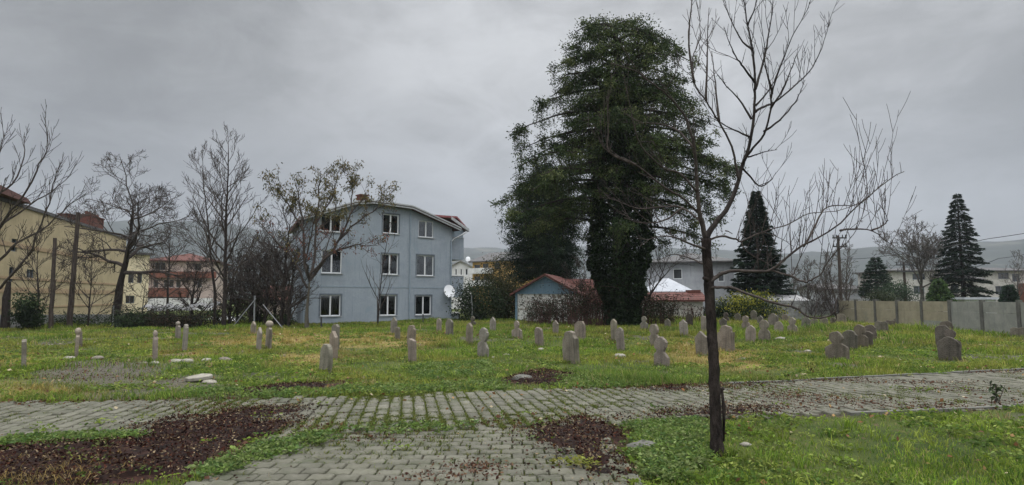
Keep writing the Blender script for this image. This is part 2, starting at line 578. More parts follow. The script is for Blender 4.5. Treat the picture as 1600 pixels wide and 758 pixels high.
gx = axis(-34, 34, .16, 3200); gy = axis(3.5, 46, .15, 3200)
X, Y = np.meshgrid(gx, gy)
Z = gz(X, Y)
nx, ny = len(gx), len(gy)
V = np.stack([X.ravel(), Y.ravel(), Z.ravel()], 1)
ii = (np.arange(ny - 1)[:, None] * nx + np.arange(nx - 1)[None, :]).ravel()
fc = np.stack([ii, ii + 1, ii + nx + 1, ii + nx], 1)
xx, yy = X.ravel(), Y.ravel()
near = (np.abs(xx) < 40) & (yy < 50) & (yy > -20)
tm = np.zeros(len(xx)); td = np.zeros(len(xx)); ty = np.zeros(len(xx))
pthd = sstep(-.12, .05, onpath(xx, yy)) * (.45 + .4 * fbm(xx, yy, .4, 72))
tm[near] = polymask(xx[near], yy[near], MULCH, .12, .3)
pth = sstep(-.12, .05, onpath(xx, yy))
td[near] = polymask(xx[near], yy[near], DIRT, .5, .6) * .9
ty[near] = polymask(xx[near], yy[near], DRY, .5, .9) * .75
tm = np.maximum(tm, pthd)
td = np.maximum(td, pth * (.55 + .4 * (fbm(xx, yy, .5, 71) > .5)))
bare = sstep(.62, .72, fbm(xx, yy, 1.6, 77)) * .7
td = np.maximum(td, bare * near)
gm = npmesh('ground', V, [fc], np.stack([tm, td, ty], 1), M['ground'], True)
link('ground', gm)['kind'] = 'structure'

# ------------------------------------------------------------------ pavers (real stones, joints between)
NEAR_P = (.222, .188, .016, .013)     # stone length, width, joint, zigzag
CROSS_P = (.335, .172, .024, .006)


def paver_outline(P):
    BL, BW, GAP, WV = P
    n = 8
    top, bot = [], []
    for i in range(n + 1):
        x = -BL / 2 + BL * i / n
        w = WV * (1 - abs(((i % 4) - 2)))      # zigzag, period half a stone
        xx_ = min(max(x, -BL / 2 + GAP / 2), BL / 2 - GAP / 2)
        bot.append((xx_, -BW / 2 + GAP / 2 + w)); top.append((xx_, BW / 2 - GAP / 2 + w))
    return np.array(bot + top[::-1])




def paved(name, stones, P):
    """stones: (x,y,angle,dz,tilt_x,tilt_y) -> one mesh of separate stones"""
    st = np.array(stones)
    OUT = paver_outline(P)
    n, k = len(st), len(OUT)
    ins = OUT.copy(); ins[:, 0] *= .955; ins[:, 1] = np.where(OUT[:, 1] > 0, OUT[:, 1] - .006, OUT[:, 1] + .006)
    rings = [(OUT, -.045), (OUT, .022), (ins, .030)]
    Vs = []
    ca, sa = np.cos(st[:, 2])[:, None], np.sin(st[:, 2])[:, None]
    for o, z in rings:
        lx = o[None, :, 0]; ly = o[None, :, 1]
        wx = st[:, 0:1] + lx * ca - ly * sa
        wy = st[:, 1:2] + lx * sa + ly * ca
        wz = z + st[:, 3:4] + lx * st[:, 4:5] + ly * st[:, 5:6]
        Vs.append(np.stack([wx, wy, np.broadcast_to(wz, wx.shape)], 2))
    V = np.concatenate(Vs, 1).reshape(-1, 3)
    base = np.arange(n)[:, None] * (3 * k)
    top = base + 2 * k + np.arange(k)[None, :]
    q = []
    for r_ in range(2):
        for i in range(k):
            j = (i + 1) % k
            q.append(np.concatenate([base + r_ * k + i, base + r_ * k + j, base + (r_ + 1) * k + j, base + (r_ + 1) * k + i], 1))
    o = link(name, npmesh(name, V, [top, np.concatenate(q)], None, M['paver']))
    o['kind'] = 'structure'
    return o


rp = random.Random(4)
stones = []
BL, BW = CROSS_P[:2]
# cross path: rows run across it
cxs = np.linspace(-18, 24, 3000)
cl_x, cl_y = cxs, (ynear(cxs) + yfar(cxs)) / 2
ksm = np.ones(401) / 401
cl_y = np.concatenate([cl_y[:200], np.convolve(cl_y, ksm, 'valid'), cl_y[-200:]])
arc = np.concatenate([[0], np.cumsum(np.hypot(np.diff(cl_x), np.diff(cl_y)))])
s_ = 0.0; row = 0
while s_ < arc[-1]:
    x0 = np.interp(s_, arc, cl_x); y0 = np.interp(s_, arc, cl_y)
    x1 = np.interp(s_ + .4, arc, cl_x); y1 = np.interp(s_ + .4, arc, cl_y)
    x_1 = np.interp(s_ - .4, arc, cl_x); y_1 = np.interp(s_ - .4, arc, cl_y)
    an = math.atan2(y1 - y_1, x1 - x_1)
    w = (yfar(x0) - ynear(x0)) * math.cos(an)
    nn = int(w / BL / 2) + 1
    for j in range(-nn, nn + 1):
        v = (j + .5 * (row % 2)) * BL
        if abs(v) > w / 2: continue
        x = x0 - math.sin(an) * v; y = y0 + math.cos(an) * v
        stones.append((x, y, an + math.pi / 2 + rp.uniform(-.03, .03), (fbm(np.array([x]), np.array([y]), 1.1, 3)[0] - .5) * .06 + rp.uniform(-.004, .004), rp.uniform(-.03, .03), rp.uniform(-.03, .03)))
    s_ += BW; row += 1
st2 = []
BL, BW = NEAR_P[:2]
y = -3.0; row = 0
while y < 8.2:
    for j in range(-14, 8):
        x = (j + .5 * (row % 2)) * BL
        if NP_L < x < NP_R and y < ynear(x) - .05:
            st2.append((x, y, rp.uniform(-.03, .03), (fbm(np.array([x]), np.array([y]), 1.1, 3)[0] - .5) * .06 + rp.uniform(-.004, .004), rp.uniform(-.03, .03), rp.uniform(-.03, .03)))
    y += BW; row += 1
paved('path', [(float(a), float(b), c, float(d), e, f) for a, b, c, d, e, f in stones], CROSS_P)
paved('path', [(float(a), float(b), c, float(d), e, f) for a, b, c, d, e, f in st2], NEAR_P)

# kerb stones showing at the edges of the paths
def kerb(pts, label, z=.05, w=.08):
    mb = MB()
    for (a, b) in zip(pts[:-1], pts[1:]):
        a = Vector((*a, 0)); b = Vector((*b, 0)); L_ = (b - a).length
        k = max(1, int(L_ / .5))
        for i in range(k):
            p = a.lerp(b, i / k); q = a.lerp(b, (i + .985) / k)
            d = (q - p); an = math.atan2(d.y, d.x)
            Mx = Matrix.Translation(p) @ Matrix.Rotation(an + rp.uniform(-.01, .01), 4, 'Z')
            mb.box(0, d.length, -w / 2, w / 2, -.1, z + rp.uniform(-.008, .008), Mx)
    o = mb.build('kerb', M['kerb']); o['kind'] = 'structure'


xs = np.linspace(4.0, 24, 24)
kerb([(x, float(yfar(x)) + .05) for x in xs], 'far')
xs = np.linspace(4.6, 22, 20)
kerb([(x, float(ynear(x)) - .02) for x in xs], 'near', .045)
kerb([(NP_R + .06, 2.0), (NP_R + .05, 5.6)], 'side', .035)

# ------------------------------------------------------------------ leaf litter: a mounded layer with loose flakes
rs = np.random.default_rng(11)
lv = Leaves()
allP = []
Vm = []; Fm = []; Tm = []
cnt = 0
for pi, poly in enumerate(MULCH):
    pa = np.array(poly)
    x0, y0 = pa.min(0) - .5; x1, y1 = pa.max(0) + .5
    st_ = .05
    gx_, gy_ = np.arange(x0, x1, st_), np.arange(y0, y1, st_)
    X_, Y_ = np.meshgrid(gx_, gy_)
    jx = X_ + (fbm(X_, Y_, .5, 5) - .5) * .6 + (fbm(X_, Y_, .14, 6) - .5) * .3
    jy = Y_ + (fbm(X_, Y_, .5, 9) - .5) * .6 + (fbm(X_, Y_, .14, 10) - .5) * .3
    sd = polydist(jx, jy, poly)
    hm = sstep(-.06, .35, sd) * (1 - .9 * sstep(.60, .70, fbm(X_, Y_, .55, 15)) * sstep(.9, .1, sd))
    zb = gz(X_, Y_) + np.where(onpath(X_, Y_) > -.05, .012, 0.0)
    Z_ = zb - .05 + hm * (.085 + .05 * fbm(X_, Y_, .3, 12)) + (vnoise(X_, Y_, .06, 13) - .5) * .03 * hm
    nx_, ny_ = len(gx_), len(gy_)
    ii = (np.arange(ny_ - 1)[:, None] * nx_ + np.arange(nx_ - 1)[None, :]).ravel()
    q = np.stack([ii, ii + 1, ii + nx_ + 1, ii + nx_], 1)
    keep = (hm.ravel()[q].max(1) > .02)
    Vm.append(np.stack([X_.ravel(), Y_.ravel(), Z_.ravel()], 1)); Fm.append(q[keep] + cnt)
    Tm.append(tints(rs, X_.size, [(.016, .008, .006), (.024, .011, .008), (.010, .006, .005)], .4))
    cnt += X_.size
    # flakes, thick inside and thinning out over the stones around
    area = (x1 - x0) * (y1 - y0)
    n = int(area * 2600)
    fx_ = rs.uniform(x0 - .3, x1 + .3, n); fy_ = rs.uniform(y0 - .3, y1 + .3, n)
    jx = fx_ + (fbm(fx_, fy_, .5, 5) - .5) * .6; jy = fy_ + (fbm(fx_, fy_, .5, 9) - .5) * .6
    sdf = polydist(jx, jy, poly)
    pr = np.where(sdf > 0, .75, .22 * np.exp(sdf / .22)) * (1 - .7 * sstep(.60, .70, fbm(fx_, fy_, .55, 15)))
    k = rs.random(n) < pr
    fx_, fy_, sdf = fx_[k], fy_[k], sdf[k]
    hh = sstep(-.06, .35, sdf)
    fz = gz(fx_, fy_) + np.where(onpath(fx_, fy_) > -.05, .036, 0.012) + hh * .05 + rs.uniform(0, .03, len(fx_))
    d = rdir(rs, len(fx_)); d[:, 2] *= .45
    lv.add(np.stack([fx_, fy_, fz], 1), d, rs.uniform(.014, .048, len(fx_)), rs.uniform(.008, .026, len(fx_)),
           tints(rs, len(fx_), [(.034, .012, .008), (.050, .017, .011), (.065, .027, .016), (.014, .007, .006), (.013, .006, .006), (.032, .016, .012), (.10, .07, .04), (.20, .15, .09), (.02, .008, .007), (.018, .008, .007)], .35))
# thin drift of brown leaf bits along the path edges and in the grass
n = 5000
fx_ = rs.uniform(-9, 13, n); fe = rs.random(n)
yy_ = np.where(fe < .5, ynear(fx_) + rs.exponential(.25, n), yfar(fx_) - rs.exponential(.3, n) + .1)
msk = vnoise(fx_, yy_, 1.1, 33) > .52
fx_, yy_ = fx_[msk], yy_[msk]
d = rdir(rs, len(fx_)); d[:, 2] *= .3
lv.add(np.stack([fx_, yy_, np.full(len(fx_), .04)], 1), d, rs.uniform(.02, .06, len(fx_)), rs.uniform(.012, .03, len(fx_)),
       tints(rs, len(fx_), [(.07, .03, .02), (.11, .06, .03), (.05, .025, .018)], .35))
for (px_, py_, sx_, sy_, nn) in ((120, 575, 1.3, .5, 900), (180, 566, .9, .4, 500), (90, 590, .8, .4, 400), (210, 590, .6, .4, 260), (290, 594, .5, .25, 180), (640, 545, .9, .5, 350), (480, 560, .8, .5, 300), (580, 560, .8, .4, 250), (1120, 548, 1.0, .6, 350), (1180, 562, .8, .3, 350), (380, 545, 1.2, .5, 350), (720, 540, .7, .5, 220), (1010, 610, 1.0, .2, 420), (1100, 606, .9, .15, 420), (1235, 622, .5, .25, 420), (1330, 632, .7, .22, 520), (1440, 601, .7, .2, 380), (1492, 612, .5, .2, 260), (1480, 641, .5, .14, 300), (1310, 598, .5, .15, 220), (1190, 640, .6, .2, 380), (745, 735, .22, .12, 240), (700, 752, .25, .1, 200), (560, 690, .4, .1, 160), (330, 640, .6, .2, 260), (200, 606, .5, .15, 120), (80, 690, .5, .1, 150)):
    p = gp(px_, py_)
    fx_ = p.x + rs.normal(0, sx_, nn); fy_ = p.y + rs.normal(0, sy_, nn)
    d = rdir(rs, nn); d[:, 2] *= .3
    lv.add(np.stack([fx_, fy_, np.where(onpath(fx_, fy_) > -.05, .04, .02) + rs.uniform(0, .012, nn)], 1), d, rs.uniform(.015, .05, nn), rs.uniform(.01, .028, nn), tints(rs, nn, [(.06, .024, .016), (.09, .045, .028), (.04, .018, .013), (.12, .07, .04)], .35))
fl = lv.mesh('litter', M['litter'], rs, droop=-.1)
vv = np.empty(len(fl.vertices) * 3, np.float32); fl.vertices.foreach_get('co', vv); vv = vv.reshape(-1, 3)
tt = np.empty(len(fl.vertices) * 4, np.float32); fl.color_attributes['tint'].data.foreach_get('color', tt); tt = tt.reshape(-1, 4)[:, :3]
nv = len(vv)
me = npmesh('leaf_litter', np.concatenate([vv] + Vm), [np.arange(nv).reshape(-1, 4)] + [f + nv for f in Fm], np.concatenate([tt] + Tm), M['litter'])
o = link('leaf_litter', me); o['kind'] = 'stuff'
tag(o, 'dark reddish brown leaf litter lying in drifts over paving and soil', 'leaf litter')
bpy.data.meshes.remove(fl)

# ------------------------------------------------------------------ grass and weeds
rg = np.random.default_rng(21)


def scatter(rate, d0, d1, expo=1.3, ref=5.0, half=47):
    """random ground points round the camera, `rate` per m2 at ref metres, thinning with distance"""
    n_r = 400
    r = np.linspace(d0, d1, n_r)
    pdf = rate * np.minimum(1, (ref / r)) ** expo * r * (2 * R(half))
    cdf = np.concatenate([[0], np.cumsum((pdf[1:] + pdf[:-1]) / 2 * np.diff(r))])
    n = int(cdf[-1])
    rr = np.interp(rg.random(n) * cdf[-1], cdf, r)
    a = rg.uniform(-R(half), R(half), n)
    return rr * np.sin(a), rr * np.cos(a), rr


def blades(px, py, h, w, tint, lean):
    n = len(px)
    z = gz(px, py)
    a = rg.uniform(0, 2 * np.pi, n); b = rg.uniform(0, 2 * np.pi, n)
    sx, sy = np.cos(a) * w / 2, np.sin(a) * w / 2
    lx, ly = np.cos(b) * h * lean, np.sin(b) * h * lean
    z0 = z - .01
    V = np.stack([np.stack([px - sx, py - sy, z0], 1), np.stack([px + sx, py + sy, z0], 1),
                  np.stack([px - sx * .75 + lx * .35, py - sy * .75 + ly * .35, z0 + h * .6], 1), np.stack([px + sx * .75 + lx * .35, py + sy * .75 + ly * .35, z0 + h * .6], 1),
                  np.stack([px + lx, py + ly, z0 + h * (1 - .35 * lean)], 1)], 1).reshape(-1, 3)
    b_ = np.arange(n)[:, None] * 5
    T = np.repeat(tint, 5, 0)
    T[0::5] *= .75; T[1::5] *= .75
    return V, b_ + np.array([[0, 1, 3, 2]]), b_ + np.array([[2, 3, 4]]), T


def grass_tint(x, y, n):
    g = np.array([(.095, .158, .019), (.124, .192, .024), (.152, .21, .030), (.060, .112, .020), (.19, .23, .042)])
    t = g[rg.integers(0, len(g), n)]
    yel = sstep(.42, .66, fbm(x, y, 2.6, 51))[:, None] * sstep(8, 12, y)[:, None] * .55
    t = t * (1 - yel) + np.array((.235, .205, .052)) * yel
    blu = sstep(.5, .7, fbm(x, y, 2.2, 57))[:, None] * .4
    t = t * (1 - blu) + np.array((.06, .10, .034)) * blu
    dry = (polymask(x, y, DRY, .5, .9) * .75)[:, None] * (rg.random((n, 1)) < .85)
    t = t * (1 - dry) + np.array((.27, .195, .07)) * dry
    straw = (rg.random((n, 1)) < .07)
    t = np.where(straw, np.array((.25, .20, .10)), t)
    # weak mottling of plant colour, clump by clump
    t = t * (.55 + .98 * fbm(x, y, .45, 58))[:, None]
    return t * rg.uniform(.78, 1.35, (n, 1))


Vs, Qs, Ts, Cs = [], [], [], []
off = 0


def put(res):
    global off
    V_, Q_, T_, C_ = res
    Vs.append(V_); Qs.append(Q_ + off); Ts.append(T_ + off); Cs.append(C_); off += len(V_)


x, y, r = scatter(3300, 4.2, 46, 1.45)
out_ = onpath(x, y) < -.02 + (vnoise(x, y, .25, 61) - .5) * .25
lush = fbm(x, y, 1.4, 62)
dens = .25 + .85 * sstep(.3, .62, lush)
dens *= 1 - .97 * polymask(x, y, MULCH, .12, .3)
dens *= 1 - .88 * polymask(x, y, DIRT, .5, .6)
dens *= 1 - .45 * polymask(x, y, DRY, .5, .9)
dens *= 1 - .7 * sstep(.62, .72, fbm(x, y, 1.6, 77))
k = out_ & (rg.random(len(x)) < dens)
x, y, r, lush = x[k], y[k], r[k], lush[k]
n = len(x)
edge = sstep(.9, .1, np.abs(y - yfar(x) - .35)) * .6
h = rg.uniform(.025, .075, n) * (.6 + .9 * lush) * (1 + edge) * (1 + .035 * (r - 5))
tall = sstep(.55, .75, fbm(x, y, 2.4, 63)) * sstep(9, 12, y)
h *= 1 + 1.1 * tall
h *= 1 + .9 * sstep(4, 8, x) * sstep(20, 26, y)
w = rg.uniform(.004, .009, n) * (1 + .09 * (r - 5))
put(blades(x, y, h, w, grass_tint(x, y, n), rg.uniform(.1, 1.0, n)))
# rank tufts
x, y, r = scatter(9, 4.4, 42, 1.0)
k = (onpath(x, y) < -.05) & (rg.random(len(x)) < sstep(.45, .7, fbm(x, y, 2.0, 64))) & (polymask(x, y, MULCH + DIRT, .1, .2) < .3)
x, y, r = x[k], y[k], r[k]
m_ = 22
X_ = np.repeat(x, m_) + rg.normal(0, .05, len(x) * m_) * np.repeat(1 + .03 * r, m_); Y_ = np.repeat(y, m_) + rg.normal(0, .05, len(x) * m_) * np.repeat(1 + .03 * r, m_)
n = len(X_)
tt = np.repeat(grass_tint(x, y, len(x)), m_, 0) * rg.uniform(.7, 1.3, (n, 1))
put(blades(X_, Y_, rg.uniform(.08, .17, n) * np.repeat(1 + .012 * r, m_), rg.uniform(.005, .009, n) * np.repeat(1 + .07 * r, m_), tt, rg.uniform(.3, 1.0, n)))
# straw tufts in the litter at the left
for (px_, py_, nn, hh) in [(25, 722, 40, .14), (75, 728, 50, .16), (120, 752, 60, .2), (165, 745, 50, .16), (15, 752, 60, .2), (240, 728, 30, .1), (280, 700, 20, .08), (345, 680, 20, .08), (100, 742, 60, .22), (60, 752, 60, .2), (205, 735, 40, .16), (30, 735, 30, .15), (150, 725, 30, .12), (985, 660, 40, .12)]:
    p = gp(px_, py_)
    X_ = p.x + rg.normal(0, .09, nn); Y_ = p.y + rg.normal(0, .09, nn)
    put(blades(X_, Y_, rg.uniform(.4, 1, nn) * hh, rg.uniform(.004, .007, nn), tints(rg, nn, [(.22, .15, .05), (.28, .2, .08), (.14, .11, .04)], .2), rg.uniform(.5, 1.4, nn)))
# grass in the joints of the paving
for arr, den, PP_ in ((stones, 1.0, CROSS_P), (st2, .45, NEAR_P)):
    BL, BW = PP_[:2]
    a = np.array([(float(s[0]), float(s[1]), s[2]) for s in arr])
    dd = np.hypot(a[:, 0], a[:, 1])
    a = a[(dd < 17)]
    per = 60 if arr is stones else 20
    b = np.repeat(a, per, 0); n = len(b)
    sideL = rg.random(n) < .72
    u = np.where(sideL, rg.uniform(-BL / 2, BL / 2, n), BL / 2 + rg.normal(0, .010, n))
    v = np.where(sideL, BW / 2 + rg.normal(0, .015, n), rg.uniform(-BW / 2, BW / 2, n))
    X_ = b[:, 0] + u * np.cos(b[:, 2]) - v * np.sin(b[:, 2]); Y_ = b[:, 1] + u * np.sin(b[:, 2]) + v * np.cos(b[:, 2])
    mm = sstep(.36, .66, .55 * fbm(X_, Y_, 1.5, 81) + .45 * fbm(X_, Y_, .25, 82))
    ctr = sstep(5.0, 1.4, np.abs(X_ + .5)) * .9 if arr is stones else np.full(n, .8)
    lft = sstep(-3.5, -6.5, X_) * .35 if arr is stones else 0
    k = rg.random(n) < den * np.clip(mm * (.3 + 1.1 * ctr), 0, 1)
    X_, Y_ = X_[k], Y_[k]; n = len(X_)
    cl = np.repeat(np.stack([X_, Y_], 1), 4, 0) + rg.normal(0, .018, (n * 4, 2)); n *= 4
    put(blades(cl[:, 0], cl[:, 1], rg.uniform(.045, .085, n), rg.uniform(.006, .012, n), tints(rg, n, [(.08, .105, .02), (.11, .13, .03), (.15, .15, .045), (.05, .075, .018)], .3), rg.uniform(.3, 1.2, n)))
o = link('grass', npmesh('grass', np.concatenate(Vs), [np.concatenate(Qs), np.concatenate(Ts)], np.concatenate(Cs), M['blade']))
o['kind'] = 'stuff'
tag(o, 'rough green and yellowing grass over the graveyard, lawn and paving joints', 'grass')

# broad-leaved weeds, clover-like rosettes
lv = Leaves()
x, y, r = scatter(75, 4.2, 30, 1.25)
dm = sstep(.42, .62, fbm(x, y, 1.1, 91))
k = (onpath(x, y) < -.03) & (rg.random(len(x)) < dm) & (polymask(x, y, MULCH + DIRT, .1, .2) < rg.uniform(.1, .6, len(x)))
x, y, r = x[k], y[k], r[k]


def rosettes(x, y, r, m_, ln, zoff=0.0, cols=((.095, .145, .022), (.13, .178, .026), (.062, .105, .023), (.175, .21, .05), (.115, .155, .04))):
    n = len(x) * m_
    X_ = np.repeat(x, m_); Y_ = np.repeat(y, m_); rr = np.repeat(r, m_)
    a = rg.uniform(0, 2 * np.pi, n)
    sp = rg.uniform(0, .09, n) * (1 + .02 * rr)
    PX, PY = X_ + np.cos(a) * sp, Y_ + np.sin(a) * sp
    P = np.stack([PX, PY, gz(PX, PY) + zoff + rg.uniform(.005, .06, n)], 1)
    D = np.stack([np.cos(a), np.sin(a), rg.uniform(-.1, .8, n)], 1)
    L_ = rg.uniform(.6, 1.2, n) * ln * (1 + .03 * (rr - 5))
    base = np.repeat(tints(rg, len(x), cols, .25), m_, 0) * rg.uniform(.75, 1.45, (n, 1))
    lv.add(P, D, L_, L_ * rg.uniform(.35, .6, n), base)


rosettes(x, y, r, 16, .055)
# creeping green along the left verge, between litter and paving and at the lawn corner
for poly, nn in (([(0, 693), (120, 684), (235, 684), (230, 692), (120, 698), (0, 704)], 170), ([(320, 735), (420, 695), (510, 680), (525, 690), (460, 706), (370, 740), (340, 755)], 190),
                 ([(520, 612), (640, 606), (780, 598), (800, 610), (640, 618), (520, 620)], 300), ([(985, 665), (1100, 660), (1110, 740), (1010, 758)], 520),
                 ([(300, 612), (420, 612), (560, 612), (640, 600), (640, 616), (420, 626), (300, 622)], 220), ([(860, 590), (1010, 590), (1010, 608), (880, 610)], 260),
                 ([(540, 672), (700, 664), (780, 668), (700, 680), (560, 685)], 45), ([(640, 575), (760, 565), (770, 590), (650, 600)], 260)):
    pg = np.array(gpoly(poly)); 
    X_ = rg.uniform(pg[:, 0].min(), pg[:, 0].max(), nn * 4); Y_ = rg.uniform(pg[:, 1].min(), pg[:, 1].max(), nn * 4)
    kk = np.nonzero(polydist(X_ + (fbm(X_, Y_, .3, 3) - .5) * .4, Y_ + (fbm(X_, Y_, .3, 4) - .5) * .4, [tuple(q) for q in pg]) > 0)[0][:nn]
    X_, Y_ = X_[kk], Y_[kk]
    rosettes(X_, Y_, np.hypot(X_, Y_), 16, .05, .02, ((.085, .135, .03), (.115, .16, .042), (.065, .108, .034), (.14, .175, .065)))
x, y, r = scatter(11, 4.5, 9, .3)
k = (polymask(x, y, MULCH[:1], .1, .2) > .5) & (rg.random(len(x)) < sstep(.52, .66, fbm(x, y, .7, 96)))
rosettes(x[k], y[k], r[k], 9, .045, .05, ((.06, .095, .02), (.085, .12, .03), (.10, .11, .04)))
# sparse weeds in the litter and the paving
x, y, r = scatter(5, 4.5, 13, .6)
k = rg.random(len(x)) < sstep(.5, .62, fbm(x, y, .8, 95))
rosettes(x[k], y[k], r[k], 14, .045, .03)
# yellowish rosettes
for px_, py_ in ((905, 733), (915, 738), (890, 730), (725, 584), (735, 582), (1265, 575)):
    p = gp(px_, py_)
    rosettes(np.full(3, p.x) + rg.normal(0, .05, 3), np.full(3, p.y) + rg.normal(0, .05, 3), np.full(3, p.y), 14, .06, .04, ((.17, .19, .04), (.22, .21, .06), (.13, .16, .04)))
o = link('ground_weeds', lv.mesh('ground_weeds', M['blade'], rg))
o['kind'] = 'stuff'
tag(o, 'low broad leaved weeds spreading through the grass and litter', 'weeds')

# fallen brown leaves and pale bits in the grass
lv = Leaves()
x, y, r = scatter(14, 4.5, 34, 1.0)
k = (rg.random(len(x)) < sstep(.45, .65, fbm(x, y, 1.2, 97)))
x, y, r = x[k], y[k], r[k]; n = len(x)
d = rdir(rg, n); d[:, 2] = np.abs(d[:, 2]) * .5
lv.add(np.stack([x, y, gz(x, y) + .035 + .002 * r], 1), d, rg.uniform(.03, .07, n) * (1 + .03 * r), rg.uniform(.02, .045, n) * (1 + .03 * r), tints(rg, n, [(.16, .08, .035), (.10, .05, .03), (.22, .14, .06), (.30, .25, .16)], .3))
o = link('fallen_leaves', lv.mesh('fallen_leaves', M['litter'], rg))
o['kind'] = 'stuff'
tag(o, 'scattered brown fallen leaves lying in the graveyard grass', 'fallen leaves')
# ------------------------------------------------------------------ gravestones
rt = random.Random(8)


def arc_pts(cx, cz, r, a0, a1, n, sx=1.0):
    return [(cx + sx * r * math.cos(R(a0 + (a1 - a0) * i / n)), cz + r * math.sin(R(a0 + (a1 - a0) * i / n))) for i in range(n + 1)]


def stone_outline(kind, w, h):
    a = w / 2; b = -.16
    if kind == 'round':
        o = [(-a * .94, b), (a * .94, b), (a, h * .4)] + arc_pts(0, h - a, a, 0, 180, 10) + [(-a, h * .4)]
    elif kind == 'point':
        o = [(-a * .92, b), (a * .92, b), (a, h * .5), (a, h - .85 * a), (a * .72, h - .52 * a), (0, h), (-a * .72, h - .52 * a), (-a, h - .85 * a), (-a, h * .5)]
    elif kind == 'disc':
        r = min(a * .95, h * .22)
        zc = h - r
        o = [(-a * .95, b), (a * .95, b), (a, h * .30), (a, h * .46), (a * .62, h * .54), (r * .60, zc - r * .9)] + arc_pts(0, zc, r, -48, 228, 14) + [(-r * .60, zc - r * .9), (-a * .62, h * .54), (-a, h * .46), (-a, h * .30)]
    elif kind == 'arch':
        r = a * .74
        o = [(-a * .96, b), (a * .96, b), (a, h * .4), (a, h - r - .03), (r + .012, h - r - .012)] + arc_pts(0, h - r, r, 4, 176, 10) + [(-r - .012, h - r - .012), (-a, h - r - .03), (-a, h * .4)]
    elif kind == 'cut':
        c = a * .5
        o = [(-a * .95, b), (a * .95, b), (a, h * .5), (a, h - c), (a - c, h), (-a + c, h), (-a, h - c), (-a, h * .5)]
    elif kind == 'stump':
        o = [(-a * .9, b), (a * .9, b), (a, h * .3), (a * .94, h * .8), (a * .6, h * .97), (a * .1, h * .9), (-a * .5, h), (-a * .95, h * .86), (-a, h * .4)]
    else:  # knob: slab with a neck that carries a rounded knob
        o = [(-a * .9, b), (a * .9, b), (a, h * .4), (a * .95, h * .70), (a * .45, h * .76), (a * .45, h * .80), (-a * .45, h * .80), (-a * .45, h * .76), (-a * .95, h * .70), (-a, h * .4)]
    return o


